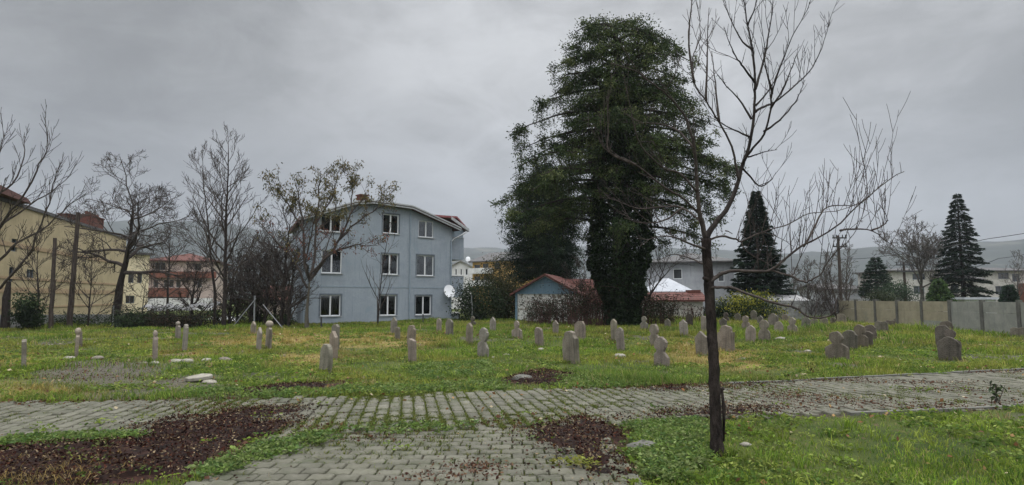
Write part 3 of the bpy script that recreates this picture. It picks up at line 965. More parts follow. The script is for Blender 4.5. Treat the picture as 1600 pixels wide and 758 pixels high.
STONES = [
    # x, top, base, width px, kind, label, tint
    (37, 530, 577, 8, 'cut', 'slim light grey post-like gravestone, leftmost of all, beside the bare soil', 1.25),
    (119, 512, 556, 10, 'knob', 'narrow gravestone with a pale rounded cap, in front of the two dark wooden poles', 1.2),
    (126, 518, 541, 6, 'round', 'small dark gravestone half hidden behind the pale capped stone at left', .75),
    (242, 516, 566, 9, 'knob', 'narrow gravestone with pale rounded cap standing behind a row of flat fieldstones', 1.25),
    (278, 502, 531, 8, 'knob', 'small knob-topped gravestone, left one of the close pair before the green netting', .95),
    (288, 507, 549, 9, 'round', 'tall thin round-topped gravestone, right one of the close pair before the netting', 1.05),
    (396, 502, 522, 9, 'point', 'small pointed gravestone just under the braced metal fence post', 1.1),
    (404, 511, 548, 10, 'point', 'taller pointed gravestone in the dry yellow grass left of the blue house', 1.1),
    (419, 501, 546, 11, 'knob', 'knob-topped gravestone with a ledge on its side in dry yellow grass', 1.15),
    (508, 537, 584, 20, 'round', 'large round-topped leaning gravestone nearest to the leaf litter at centre left', 1.0),
    (521, 516, 561, 14, 'point', 'pointed gravestone directly behind the large leaning round-topped one', 1.05),
    (524, 507, 546, 13, 'cut', 'flat-topped gravestone, rearmost of the three lined up under the leafy tree', .9),
    (615, 496, 525, 11, 'point', 'grey pointed gravestone below the middle ground-floor window of the blue house', 1.0),
    (621, 511, 534, 9, 'cut', 'low dark-edged gravestone touching the pointed one below the middle window', .85),
    (642, 508, 541, 14, 'round', 'tall round-topped gravestone standing right behind a square-topped one', .95),
    (644, 530, 567, 14, 'cut', 'square-topped gravestone in front of a tall round-topped one in green weeds', .95),
    (686, 498, 520, 9, 'round', 'small slim gravestone below the right corner of the blue house', 1.05),
    (702, 499, 529, 13, 'cut', 'dark-sided square gravestone under the satellite dish of the blue house', .9),
    (734, 505, 539, 12, 'point', 'slim pointed gravestone just left of the disc-headed one at centre', 1.0),
    (739, 494, 512, 10, 'disc', 'small dark disc-headed gravestone beside the thin metal pole', .75),
    (755, 512, 557, 19, 'disc', 'disc-headed gravestone with one missing shoulder, at the centre of the meadow', .95),
    (770, 496, 520, 10, 'point', 'faint narrow gravestone in front of the dark ivy hedge', 1.0),
    (808, 501, 533, 17, 'disc', 'broad-shouldered disc-headed gravestone in front of the white shed wall', 1.0),
    (843, 512, 541, 14, 'cut', 'squat square gravestone with chipped corner, below the shed', 1.0),
    (868, 500, 523, 10, 'point', 'small pale pointed gravestone under the red tiled shed roof', 1.15),
    (893, 516, 569, 25, 'arch', 'tall brown shouldered gravestone with a rounded arch top, foremost at centre', 1.0),
    (906, 502, 534, 18, 'cut', 'wide gravestone with cut corners behind the tall brown arched one', 1.05),
    (960, 499, 534, 11, 'point', 'pointed gravestone, rear one of the overlapping pair below the big tree', 1.1),
    (970, 511, 550, 14, 'point', 'steeply pointed gravestone, front one of the overlapping pair below the big tree', 1.0),
    (1007, 494, 518, 13, 'disc', 'small disc-headed gravestone at the edge of the dark brambles', .95),
    (1024, 506, 543, 17, 'disc', 'disc-headed gravestone behind the largest grey disc-headed one', 1.0),
    (1035, 527, 574, 25, 'disc', 'largest grey disc-headed gravestone with a chipped right shoulder, near the path', .95),
    (1043, 498, 516, 10, 'point', 'dim pointed gravestone among the bramble shoots left of the bare tree', .75),
    (1069, 499, 528, 13, 'point', 'light pointed gravestone beside a nearly black round one', 1.1),
    (1077, 490, 513, 12, 'round', 'nearly black round-topped gravestone below the low white annex', .38),
    (1097, 518, 557, 20, 'point', 'gable-topped gravestone touching the left side of the bare tree trunk', .95),
    (1101, 494, 526, 10, 'cut', 'faint square gravestone half behind the bare tree trunk', .9),
    (1134, 488, 506, 11, 'disc', 'dark disc-headed gravestone below the yellow-leaved bush, just right of the trunk', .6),
    (1131, 496, 514, 12, 'point', 'dark pointed gravestone between the trunk and the shouldered arched stone', .7),
    (1135, 508, 551, 26, 'arch', 'broad shouldered gravestone with arched top just right of the bare tree trunk', .95),
    (1153, 490, 505, 10, 'round', 'tiny greenish round gravestone under the yellow-leaved bush', .85),
    (1166, 493, 518, 13, 'disc', 'disc-headed gravestone behind the pale pointed one right of the trunk', .9),
    (1173, 508, 535, 16, 'point', 'pale blunt-pointed gravestone right of the shouldered arched stone', 1.1),
    (1178, 485, 498, 10, 'round', 'tiny round gravestone close against the yellow-leaved bush', .8),
    (1188, 493, 509, 10, 'point', 'tiny pointed gravestone behind the disc-headed pair', .8),
    (1195, 500, 533, 18, 'disc', 'disc-headed gravestone with sloping shoulders beside the pale blunt-pointed one', 1.0),
    (1209, 490, 513, 16, 'round', 'broad round gravestone seen behind a shouldered one below the sheet-roofed shed', .9),
    (1217, 502, 524, 14, 'arch', 'shouldered gravestone in front of a broad round one below the sheet-roofed shed', 1.0),
    (1227, 491, 505, 10, 'round', 'small round gravestone under the eave of the sheet-roofed shed', .85),
    (1239, 496, 523, 15, 'disc', 'disc-headed gravestone with wide sloped shoulders below the sheet-roofed shed', 1.0),
    (1259, 494, 517, 13, 'point', 'leaning pointed gravestone in front of the grey block wall', .85),
    (1273, 497, 514, 11, 'cut', 'square gravestone in front of the grey block wall', .9),
    (1288, 495, 512, 12, 'round', 'small round gravestone below the drooping branch tip', .85),
    (1302, 496, 510, 9, 'cut', 'small square gravestone at the corner of block wall and panel fence', .85),
    (1314, 490, 507, 17, 'round', 'wide low round gravestone under the first panel of the fence', .8),
    (1336, 491, 503, 16, 'round', 'low weathered gravestone nearly hidden in grass at the tan fence', 1.0),
    (1309, 518, 562, 33, 'disc', 'broad dark gravestone with rounded head, foremost of the crowded slanting row', .72),
    (1328, 516, 546, 22, 'round', 'round gravestone second from the front in the crowded slanting row', .68),
    (1343, 507, 541, 23, 'disc', 'thick-set disc-headed gravestone third in the crowded slanting row', .72),
    (1355, 517, 540, 17, 'cut', 'low block-like gravestone at the right foot of the slanting row', .7),
    (1361, 507, 531, 17, 'round', 'dark round gravestone in the middle of the crowded slanting row', .65),
    (1378, 501, 520, 19, 'stump', 'broken gravestone with a pale upper edge towards the rear of the slanting row', .75),
    (1391, 500, 514, 15, 'stump', 'low broken gravestone last but one of the slanting row', .75),
    (1404, 497, 511, 20, 'round', 'low wide gravestone ending the slanting row in front of the tan fence', .8),
    (1484, 527, 561, 30, 'round', 'dark rough lump-like gravestone, foremost of the tight cluster at right', .55),
    (1485, 514, 547, 27, 'disc', 'dark disc-headed gravestone in the middle of the tight cluster at right', .6),
    (1474, 508, 541, 18, 'cut', 'tall square gravestone on the left side of the tight cluster at right', .65),
    (1478, 501, 522, 19, 'round', 'rear round gravestone of the tight cluster before the fence post', .7),
    (1572, 505, 520, 22, 'round', 'low rounded gravestone among tall grass near the grey fence panels', .8),
    (1592, 511, 527, 20, 'stump', 'broken low gravestone at the right edge in tall grass', .8),
]
NV = Vector((.73, .68, 0)).normalized()
for (px, pt, pb, wp, kind, label, tn) in STONES:
    p = ground(px, min(pb, 585))
    if p.y > 38.2: p = at(px, 465 + 1.6 * F / 38.0 * .999, 38.0); p.z = gzs(p.x, p.y)
    d = p.y
    top = at(px, pt, d).z
    h = max(.28, top - p.z)
    yaw = math.atan2(NV.y, NV.x) - math.pi / 2 + rt.uniform(-.16, .16)
    v = Vector((p.x, p.y, 0)).normalized()
    nrm = Vector((-math.sin(yaw), math.cos(yaw), 0)); eax = Vector((math.cos(yaw), math.sin(yaw), 0))
    th = rt.uniform(.075, .11)
    app = wp * d / F
    w = (app - th * abs(eax.dot(v))) / max(.3, abs(nrm.dot(v)))
    w = min(max(w, .20), .62)
    th = min(th + (.03 if wp > 20 else 0), w * .45)
    out = stone_outline(kind, w, h)
    # worn: chip and wobble the outline a little
    o2 = []
    for i, (x_, z_) in enumerate(out):
        j = .006 + .012 * (h > .5)
        o2.append((x_ + rt.uniform(-j, j), z_ + (rt.uniform(-j, j) if z_ > 0 else 0)))
    if 'chipped right shoulder' in label or 'missing shoulder' in label:
        o2 = [(x_ * (.55 if (.40 < z_ / h < .56 and x_ > 0 and abs(x_) > w * .3) else 1), z_) for x_, z_ in o2]
    mb = MB()
    g_ = rt.uniform(.78, 1.0) * min(tn, 1.1) * (.85 if tn < .8 else 1)
    mb.c = (g_ * rt.uniform(.95, 1.05), g_, g_ * rt.uniform(.93, 1.04))
    mb.prism(o2, -th / 2, th / 2, None, .012)
    o = mb.build('gravestone', M['stone'])
    o.location = p
    lean = .13 if 'leaning' in label else .05
    o.rotation_euler = (rt.uniform(-lean, lean), rt.uniform(-.05, .05) + (.12 if 'leaning' in label else 0), yaw)
    tag(o, label, 'gravestone', 'old gravestones standing in the meadow')
    if kind == 'knob':
        kb = MB(); kb.c = tuple(min(1.7, c_ * 1.2) for c_ in mb.c)
        rk = w * .34
        kb.ell((0, 0, h * .88), (rk, max(th * .55, rk * .75), h * .125), 10, 7, rt, .03)
        k = kb.build('finial', M['stone'], None, True); k.parent = o

# rank grass round the feet of the stones and of the near tree
Vs, Qs, Ts, Cs = [], [], [], []; off = 0
for o in [o for o in SC.objects if o.name.split('.')[0] == 'gravestone'] + [None]:
    p = o.location if o else ground(1122, 712)
    n = 70 if o else 160
    w_ = (o.dimensions.x / 2 + .04) if o else .11
    yw = o.rotation_euler.z if o else 0
    u = rg.uniform(-1.25, 1.25, n) * w_; v = rg.choice([-1, 1], n) * rg.uniform(.05, .15, n)
    if not o:
        a_ = rg.uniform(0, 6.283, n); u, v = np.cos(a_) * rg.uniform(.08, .2, n), np.sin(a_) * rg.uniform(.08, .2, n)
    X_ = p.x + u * math.cos(yw) - v * math.sin(yw); Y_ = p.y + u * math.sin(yw) + v * math.cos(yw)
    sc_ = 1 + .018 * p.y
    put(blades(X_, Y_, rg.uniform(.05, .15, n) * sc_, rg.uniform(.005, .010, n) * (1 + .05 * p.y), grass_tint(X_, Y_, n) * .75, rg.uniform(.2, .9, n)))
o = link('grass_tufts', npmesh('grass_tufts', np.concatenate(Vs), [np.concatenate(Qs), np.concatenate(Ts)], np.concatenate(Cs), M['blade'])); o['kind'] = 'stuff'
tag(o, 'longer grass growing round the feet of the gravestones and near tree', 'grass')

# loose stones
def boulder(name, px, py, sx, sy, sz, label, mat='fieldstone', seed=0, rz=0.0, slab=False):
    r_ = random.Random(seed + px)
    mb = MB()
    if slab:
        n = 11
        o_ = [((sx / 2) * math.cos(6.283 * i / n) * r_.uniform(.8, 1.1), (sy / 2) * math.sin(6.283 * i / n) * r_.uniform(.75, 1.15)) for i in range(n)]
        mb.prism([(a, b) for a, b in o_], -sz, 0, Matrix.Rotation(-math.pi / 2, 4, 'X'), .012)
        mb.v = [(v[0], v[1], v[2]) for v in mb.v]
    else:
        bm_v = []
        mb.ell((0, 0, 0), (sx / 2, sy / 2, sz / 2), 9, 6, r_, .14)
    o = mb.build(name, M[mat], None, not slab)
    p = ground(px, py)
    o.location = (p.x, p.y, p.z + (sz * .55 if slab else sz * .22))
    o.rotation_euler = (r_.uniform(-.1, .1) + (.10 if slab else 0), r_.uniform(-.1, .1) , rz)
    tag(o, label, 'stone')
    return o


boulder('stone_slab', 312, 597, .55, .34, .07, 'large flat whitish stone slab lying tilted on the grey soil', seed=3, slab=True)
boulder('stone', 328, 600, .3, .16, .09, 'small pale stone wedged under the large whitish slab')
for i, (px, py, s_, lb) in enumerate([(242, 571, .26, 'pale flat fieldstone below the narrow capped gravestone'), (224, 571, .2, 'dark fieldstone left of the pale flat one in bare soil'),
                                      (274, 570, .34, 'second pale fieldstone of the row crossing the meadow at left'), (294, 569, .32, 'yellowish fieldstone in the middle of the row at left'),
                                      (322, 567, .27, 'light fieldstone with dark side, right part of the row at left'), (352, 566, .35, 'long dark fieldstone ending the row at left'),
                                      (108, 560, .32, 'grey fieldstone at the foot of the pale capped gravestone'), (152, 562, .34, 'nearly black fieldstone at the edge of the bare soil'),
                                      (80, 540, .25, 'dark stone lying in the grass at far left')]):
    boulder('fieldstone', px, py, s_, s_ * .6, s_ * .42, lb, 'fieldstone' if 'dark' not in lb.split(' with')[0] and 'black' not in lb else 'stone', i)['group'] = 'fieldstones in the meadow'
for i, (px, py, s_, lb) in enumerate([(845, 548, .28, 'flat pale pebble-like stone, rightmost of the short row at centre'), (818, 553, .16, 'small pale stone third in the short row at centre'),
                                      (791, 556, .2, 'round cream stone second in the short row at centre'), (771, 559, .15, 'small cream stone starting the short row at centre'),
                                      (1219, 532, .42, 'white flat stone lying right of the sloping-shouldered disc gravestone'), (1160, 562, .2, 'small grey stone in dry grass right of the trunk'),
                                      (968, 560, .4, 'bluish flat stone sunk in grass below the pointed pair'), (815, 597, .4, 'greyish stone in the leaf litter beside the far path edge'),
                                      (294, 685, .16, 'small white stone lying on the brown leaf litter at left'), (1166, 697, .13, 'small white stone in the lawn right of the trunk base'),
                                      (1004, 704, .34, 'grey rock at the corner of lawn and leaf litter'), (1262, 548, .2, 'pale stone in the grass left of the slanting row')]):
    boulder('fieldstone', px, py, s_, s_ * .65, s_ * .4, lb, 'fieldstone' if 'grey' not in lb else 'kerb', 40 + i)['group'] = 'fieldstones in the meadow'
# scrap of blue plastic
p = ground(1068, 735)
mb = MB(); rb = random.Random(3)
pts = [Vector((p.x + rb.uniform(-.035, .035), p.y + rb.uniform(-.03, .03), p.z + .03 + rb.uniform(0, .05))) for _ in range(7)]
mb.add(pts, [(0, 1, 2), (2, 3, 4), (4, 5, 6), (6, 0, 3)])
mb.add([q + Vector((0, 0, .004)) for q in pts], [(0, 2, 1), (2, 4, 3), (4, 6, 5), (6, 3, 0)])
tag(mb.build('plastic_scrap', M['plastic_blue'], None, False, p), 'crumpled scrap of blue plastic lying in the lawn by the trunk', 'litter')

# ------------------------------------------------------------------ buildings
def wall_front(mb, W, top, holes, y=0.0, reveal=.14):
    """front wall in the plane y with real openings; top = [(s,z)...] roof line from s=0 to s=W"""
    ts = [t[0] for t in top]; tz = [t[1] for t in top]
    cuts = sorted(set([0, W] + ts + [h[0] for h in holes] + [h[1] for h in holes]))
    cuts = [c for c in cuts if 0 <= c <= W]
    for a, b in zip(cuts[:-1], cuts[1:]):
        if b - a < 1e-5: continue
        m_ = (a + b) / 2
        hs = sorted([h for h in holes if h[0] <= m_ <= h[1]], key=lambda h: h[2])
        z = -.6
        for h in hs:
            mb.quad((a, y, z), (b, y, z), (b, y, h[2]), (a, y, h[2])); z = h[3]
        za, zb = np.interp(a, ts, tz), np.interp(b, ts, tz)
        mb.quad((a, y, z), (b, y, z), (b, y, zb), (a, y, za))
    for (a, b, z0, z1) in holes:
        yi = y + reveal
        mb.quad((a, y, z0), (b, y, z0), (b, yi, z0), (a, yi, z0)); mb.quad((a, yi, z1), (b, yi, z1), (b, y, z1), (a, y, z1))
        mb.quad((a, yi, z0), (a, yi, z1), (a, y, z1), (a, y, z0)); mb.quad((b, y, z0), (b, y, z1), (b, yi, z1), (b, yi, z0))


def window(parent, a, b, z0, z1, y=0.0, rec=.07, split=.5, surround=False, frame='white_frame', curtain=True, sash=.055, rr=random.Random(5), small=False):
    if small:
        mb = MB(); f = sash
        mb.box(a, b, y + rec, y + rec + .05, z0, z0 + f); mb.box(a, b, y + rec, y + rec + .05, z1 - f, z1)
        mb.box(a, a + f, y + rec, y + rec + .05, z0 + f, z1 - f); mb.box(b - f, b, y + rec, y + rec + .05, z0 + f, z1 - f)
        if b - a > .9: mb.box((a + b) / 2 - f / 2, (a + b) / 2 + f / 2, y + rec, y + rec + .05, z0 + f, z1 - f)
        w = mb.build('window', M[frame], parent)
        g = MB(); g.box(a + .01, b - .01, y + rec + .055, y + rec + .06, z0 + .01, z1 - .01); g.build('pane', M['glass_dark'], w)
        return w
    mb = MB(); f = sash
    y0, y1 = y + rec, y + rec + .06
    mb.box(a, b, y0, y1, z0, z0 + f); mb.box(a, b, y0, y1, z1 - f, z1)
    mb.box(a, a + f, y0, y1, z0 + f, z1 - f); mb.box(b - f, b, y0, y1, z0 + f, z1 - f)
    c = a + (b - a) * split
    mb.box(c - f * .75, c + f * .75, y0 - .012, y1 - .003, z0 + f, z1 - f)
    w = mb.build('window', M[frame], parent)
    g = MB(); g.box(a + f, c - f * .75, y0 + .025, y0 + .03, z0 + f, z1 - f); g.box(c + f * .75, b - f, y0 + .025, y0 + .03, z0 + f, z1 - f)
    g.build('pane', M['glass'], w)
    s_ = MB(); s_.box(a - .06, b + .06, y - .07, y + rec, z0 - .05, z0 - .003)
    s_.build('sill', M['fascia'], w)
    if curtain:
        cu = MB(); n = 40
        base = rr.uniform(.35, 1.5); cu.c = (base, base, base)
        ph = rr.uniform(0, 6); gap = rr.choice([0, 0, .12, .3]); gc = rr.uniform(.3, .7)
        pts = [(a + (b - a) * i / n, y + rec + .13 + .022 * math.sin(i * 1.9 + ph) + .01 * math.sin(i * .6)) for i in range(n + 1)]
        for i in range(n):
            if gap and abs(i / n - gc) < gap / 2: continue
            cu.quad((pts[i][0], pts[i][1], z0), (pts[i + 1][0], pts[i + 1][1], z0), (pts[i + 1][0], pts[i + 1][1], z1), (pts[i][0], pts[i][1], z1))
        cu.build('curtain', M['curtain'], w)
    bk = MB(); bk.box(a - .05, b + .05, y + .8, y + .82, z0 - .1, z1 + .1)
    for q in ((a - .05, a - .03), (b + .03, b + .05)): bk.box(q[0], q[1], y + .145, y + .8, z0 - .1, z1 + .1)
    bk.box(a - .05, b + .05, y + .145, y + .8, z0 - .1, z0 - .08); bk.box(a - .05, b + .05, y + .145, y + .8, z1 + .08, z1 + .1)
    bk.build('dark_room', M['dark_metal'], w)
    if surround:
        d = MB(); t = .09
        d.box(a - t, a - .003, y - .025, y + .02, z0 - .0, z1 + t); d.box(b + .003, b + t, y - .025, y + .02, z0 - .0, z1 + t); d.box(a - .003, b + .003, y - .025, y + .02, z1 + .003, z1 + t)
        d.build('surround', M['dark_frame'], w)
    return w


M['glass_dark'] = pm('dark_window_glass', (.015, .017, .02), (.04, .045, .05), 1.5, .12, 0, spec=.6)


class Frame:
    """a facade: px,py -> s along it and z up"""
    def __init__(s, ox, oy, ang):
        s.o = Vector((ox, oy, 0)); s.a = ang; s.e = Vector((math.cos(ang), math.sin(ang), 0)); s.n = Vector((-math.sin(ang), math.cos(ang), 0))

    def sz(s, px, py, y=0.0):
        r = ray(px, py)
        o = s.o + s.n * y
        t = (o - Vector((0, 0, H))).dot(s.n) / r.dot(s.n)
        p = Vector((0, 0, H)) + r * t
        return (p - s.o).dot(s.e), p.z

    def rect(s, x0, x1, y0, y1):
        a, zb = s.sz((x0 + x1) / 2, y1); _, zt = s.sz((x0 + x1) / 2, y0)
        a, _ = s.sz(x0, y1); b, _ = s.sz(x1, y1)
        return (min(a, b), max(a, b), zb, zt)


# --- blue-grey apartment house
fr = Frame(-13.05, 37.79, math.atan2(4.6, 5.28))
house = thing('apartment_house', (-13.05, 37.79, 0), 'blue-grey three-storey house with white windows, balconies and a satellite dish', 'house', None, fr.a, True)
WB, DB = 11.37, 8.6
SK = 2.65        # the left side wall runs back at a slant
roofl = [(0, 6.95), (2.2, 7.85), (4.2, 8.48), (6.0, 8.28), (8.6, 7.35), (WB, 6.1 + .55)]
roofl = [fr.sz(*q) for q in ((472, 342), (551, 320), (578, 318.5), (640, 327), (706, 357))]
roofl = [(0, roofl[0][1])] + roofl[1:-1] + [(WB, roofl[-1][1])]
wins = [(501, 533, 334, 362), (598, 623, 335, 365), (654, 677.5, 345, 371), (502, 534, 391, 427), (596, 622, 397, 429), (651, 677.5, 399, 431),
        (500, 532, 461, 494), (593, 619, 461, 493), (649, 673.5, 462, 492)]
holes = [fr.rect(*w_) for w_ in wins]
mb = MB()
wall_front(mb, WB, roofl, holes)
zl, zr = roofl[0][1], roofl[-1][1]
mb.quad((SK, DB, -.6), (0, 0, -.6), (0, 0, zl), (SK, DB, zl)); mb.quad((WB, 0, -.6), (WB, DB, -.6), (WB, DB, zr), (WB, 0, zr))
top_ = [Vector((a + SK * (1 - a / WB), DB, z)) for a, z in roofl]
mb.add([Vector((WB, DB, -.6)), Vector((SK, DB, -.6))] + top_, [tuple(range(2 + len(top_)))])
wl = mb.build('wall', M['blue_wall'], house)
for i, h in enumerate(holes): window(house, *h, surround=(i not in (0, 2, 3)), sash=.065)
# string line, pilaster joints
mb = MB()
zz = fr.sz(560, 449)[1]
mb.box(.02, WB - .02, -.018, -.002, zz, zz + .06)
mb.build('string_course', M['blue_trim'], house)
M['house_roof'] = pm('dark_maroon_roof', (.085, .045, .042), (.13, .07, .062), 3, .7, .3)
# roof slab with fascia
ov = .42
prof = [(-.45, zl - .12)] + [(a, z + .003) for a, z in roofl] + [(WB + .5, zr - .16)]
mb = MB()
up = [(a, z + .20) for a, z in prof]
mb.prism(prof + up[::-1], -ov, DB + .4)
mb.v = [(x + SK * max(0, y) / DB * (1 - x / WB), y, z) for x, y, z in mb.v]
rf = mb.build('roof', M['house_roof'], house)
mb = MB()
mb.prism([(a, z - .03) for a, z in prof] + [(a, z + .07) for a, z in prof][::-1], -ov - .04, -ov - .003)
mb.prism([(a, z + .12) for a, z in prof] + [(a, z + .22) for a, z in prof][::-1], -ov - .09, -ov - .003)
mb.build('fascia', M['fascia'], rf)
mb = MB()
c_, zc = fr.sz(566, 300, 3.0)
zc -= .55
mb.box(c_ - .28, c_ + .28, 2.7, 3.3, 7.5, zc + .25); mb.box(c_ - .34, c_ + .34, 2.62, 3.38, zc + .253, zc + .33)
mb.build('chimney', M['brick'], rf)
# lower roof over the balcony side
xa, za = fr.sz(703, 340, 1.2); xb, zb_ = fr.sz(732, 357, .2)
mb = MB()
mb.prism([(xa - 2.2, za - .22), (xa, za - .14), (xb, zb_ - .12), (xb, zb_), (xa, za), (xa - 2.2, za - .06)], .25, DB - 1)
mb.build('balcony_roof', M['maroon_roof'], rf)
mb = MB()
mb.prism([(WB + .06, np.interp(WB, [xa, xb], [za, zb_]) - .30), (xb + .04, zb_ - .26), (xb + .04, zb_ - .03), (WB + .06, np.interp(WB, [xa, xb], [za, zb_]) - .07)], .16, .247)
mb.box(xb + .003, xb + .06, .25, DB - 1, zb_ - .24, zb_ - .01)
mb.build('gutter', M['fascia'], rf)
# balconies
zb0 = fr.sz(715, 432)[1]; zb1 = fr.sz(715, 462)[1]
for (z0_, z1_, d0) in ((fr.sz(715, 462, .4)[1], fr.sz(715, 432, .4)[1], .4), (fr.sz(715, 403, .4)[1], fr.sz(715, 372, .4)[1], .4)):
    b = MB(); x1_ = WB + 1.38
    b.box(WB + .003, x1_, d0, d0 + 3.4, z0_ - .14, z0_)
    b.box(WB + .003, x1_, d0, d0 + .1, z0_ + .003, z1_); b.box(x1_ - .1, x1_, d0 + .103, d0 + 3.3, z0_ + .003, z1_)
    bo = b.build('balcony', M['blue_wall'], house)
    b = MB(); b.box(WB + .003, x1_ + .03, d0 - .03, d0 + .13, z1_ + .003, z1_ + .05); b.build('coping', M['fascia'], bo)
b = MB(); b.box(WB + .003, WB + .12, 1.2, 2.1, zb1 + .1, zb0 + 1.0); b.build('balcony_door', M['dark_frame'], house)
b = MB(); b.box(WB + .003, WB + 1.0, .3, 3.2, -.4, .42); po = b.build('porch', M['blue_wall'], house)
b = MB(); b.box(WB + .003, WB + 1.25, .15, 3.3, .423, .50); b.build('porch_slab', M['white_wall'], po)
# top balcony side screen
b = MB(); b.box(WB + 1.25, WB + 1.35, .45, .55, fr.sz(715, 372, .4)[1], zb_ - .1); b.box(WB + .003, WB + 1.25, .46, .52, fr.sz(715, 372, .4)[1] + .003, zb_ - .02); b.build('balcony_screen', M['blue_trim'], house)
# downpipes
def pipe(parent, s_, za, zb, off=-.06):
    b = MB(); b.tube([(s_, off, za), (s_, off, zb)], .045, 8); return b.build('downpipe', M['blue_trim'], parent)


pipe(house, fr.sz(640, 400)[0], 0, fr.sz(640, 322)[1])
pipe(house, WB - .12, 0, zr - .9)
pipe(house, .12, 0, zl - .5); pipe(house, .45, 0, zl - .4)
b = MB(); b.tube([(xb - .25, .15, zb_ - .28), (xb - .5, .0, zb_ - .42), (WB + .1, -.06, zb_ - .95), (WB - .12, -.06, zb_ - 1.15)], .05, 8); b.build('downpipe', M['fascia'], house)
# dish
b = MB()
sd_, zd_ = fr.sz(702, 455, -.35)
rings, seg = 5, 18
for i in range(rings + 1):
    rr_ = .43 * i / rings
    for k_ in range(seg):
        a_ = 6.2832 * k_ / seg
        b.v.append((rr_ * math.cos(a_), .35 * rr_ * rr_ - .06, rr_ * 1.15 * math.sin(a_))); b.tint.append((1, 1, 1))
for i in range(rings):
    for k_ in range(seg):
        k2 = (k_ + 1) % seg
        b.f.append((i * seg + k_, i * seg + k2, (i + 1) * seg + k2, (i + 1) * seg + k_)); b.m.append(0)
Md = Matrix.Translation((sd_, -.38, zd_)) @ Matrix.Rotation(R(-12), 4, 'Z') @ Matrix.Rotation(R(-20), 4, 'X') @ Matrix.Diagonal((1, -1, 1, 1))
b.v = [tuple(Md @ Vector(v)) for v in b.v]
ds = b.build('satellite_dish', M['dish'], house, True)
b = MB(); b.tube([(sd_, 0, zd_ - .1), (sd_, -.30, zd_)], .03, 6); b.tube([(sd_, -.36, zd_ - .42), (sd_ + .25, -.95, zd_ - .1)], .015, 5); b.build('dish_arm', M['metal'], ds)


# --- a general background building
def building(name, label, cat, ox, oy, ang, W, D, top, wins=(), wall='white_wall', roof='red_tile', kind='gable_side', rise=1.5, over=.35, group=None, fascia=None, frame='white_frame'):
    t = thing(name, (ox, oy, 0), label, cat, group, ang, True)
    mb = MB()
    tl = [(0, top), (W, top)] if kind != 'gable_front' else [(0, top), (W / 2, top + rise), (W, top)]
    wall_front(mb, W, tl, wins, reveal=.12)
    if kind == 'gable_side':
        for x_ in (0, W):
            mb.add([(x_, 0, -.6), (x_, D, -.6), (x_, D, top), (x_, D / 2, top + rise), (x_, 0, top)], [(0, 1, 2, 3, 4)])
        mb.quad((W, D, -.6), (0, D, -.6), (0, D, top), (W, D, top))
    else:
        mb.quad((0, D, -.6), (0, 0, -.6), (0, 0, top), (0, D, top)); mb.quad((W, 0, -.6), (W, D, -.6), (W, D, top), (W, 0, top))
        mb.add([(W, D, -.6), (0, D, -.6)] + [(a, D, z) for a, z in tl], [tuple(range(2 + len(tl)))])
    mb.build('wall', M[wall], t)
    rb_ = MB(); o = over; th = .14
    if kind == 'gable_side':
        s_ = rise / (D / 2)
        for sg in (0, 1):
            A = [(-o, -s_ * o), (D / 2, rise), (D / 2, rise + th), (-o, -s_ * o + th)]
            if sg: A = [(D - y_, z_) for y_, z_ in A][::-1]
            vs = [Vector((x_, y_, top + z_ + .004)) for x_ in (-o, W + o) for y_, z_ in A]
            rb_.add(vs, [(3, 2, 1, 0), (4, 5, 6, 7)] + [(i, (i + 1) % 4, 4 + (i + 1) % 4, 4 + i) for i in range(4)])
    elif kind == 'gable_front':
        pr = [(-o, top - rise / (W / 2) * o + .004), (W / 2, top + rise + .004), (W + o, top - rise / (W / 2) * o + .004)]
        rb_.prism(pr + [(a, z + th) for a, z in pr][::-1], -o, D + o)
    elif kind == 'hip':
        c0 = [Vector((-o, -o, top + .004)), Vector((W + o, -o, top + .004)), Vector((W + o, D + o, top + .004)), Vector((-o, D + o, top + .004))]
        k = min(W, D) / 2
        r0 = [Vector((k, D / 2, top + rise)), Vector((W - k, D / 2, top + rise))] if W >= D else [Vector((W / 2, k, top + rise)), Vector((W / 2, D - k, top + rise))]
        vs = c0 + [v + Vector((0, 0, .12)) for v in c0] + [v for v in r0]
        if W >= D: fs = [(3, 2, 1, 0), (4, 5, 9, 8), (5, 6, 9), (6, 7, 8, 9), (7, 4, 8)]
        else: fs = [(3, 2, 1, 0), (4, 5, 8), (5, 6, 9, 8), (6, 7, 9), (7, 4, 8, 9)]
        fs += [(i, (i + 1) % 4, 4 + (i + 1) % 4, 4 + i) for i in range(4)]
        rb_.add(vs, fs)
    else:
        rb_.box(-o, W + o, -o, D + o, top + .004, top + .22)
    rf_ = rb_.build('roof', M[roof], t)
    for w_ in wins: window(t, *w_, small=True, frame=frame)
    return t, rf_


# cream block at far left, its long wall running away from us
fc_ = Frame(-28.2, 28.5, math.atan2(31.5, -10.0))
cr_w = 33.0
wl_ = [fc_.rect(17, 26, 373, 393), fc_.rect(13, 21, 417, 440), fc_.rect(41, 53, 421, 437), fc_.rect(-30, -12, 372, 400), fc_.rect(-32, -14, 415, 445)]
wl_ = [w_ for w_ in wl_ if 0 < w_[0] and w_[1] < cr_w]
cream, crf = building('apartment_block', 'long cream apartment block with brown bands and a dark red roof edge', 'building', -28.2, 28.5, fc_.a, cr_w, 14, 7.35, wl_, 'cream', 'dark_roof', 'flat', 0, .10, frame='dark_frame')
mb = MB()
for z_, t_ in ((4.75, .26), (2.75, .16), (1.9, .34), (.9, .12)): mb.box(.05, cr_w - .05, -.045, -.003, z_, z_ + t_)
mb.build('band', M['brown_band'], cream)
mb = MB(); s_e = fc_.sz(33, 330)[0]
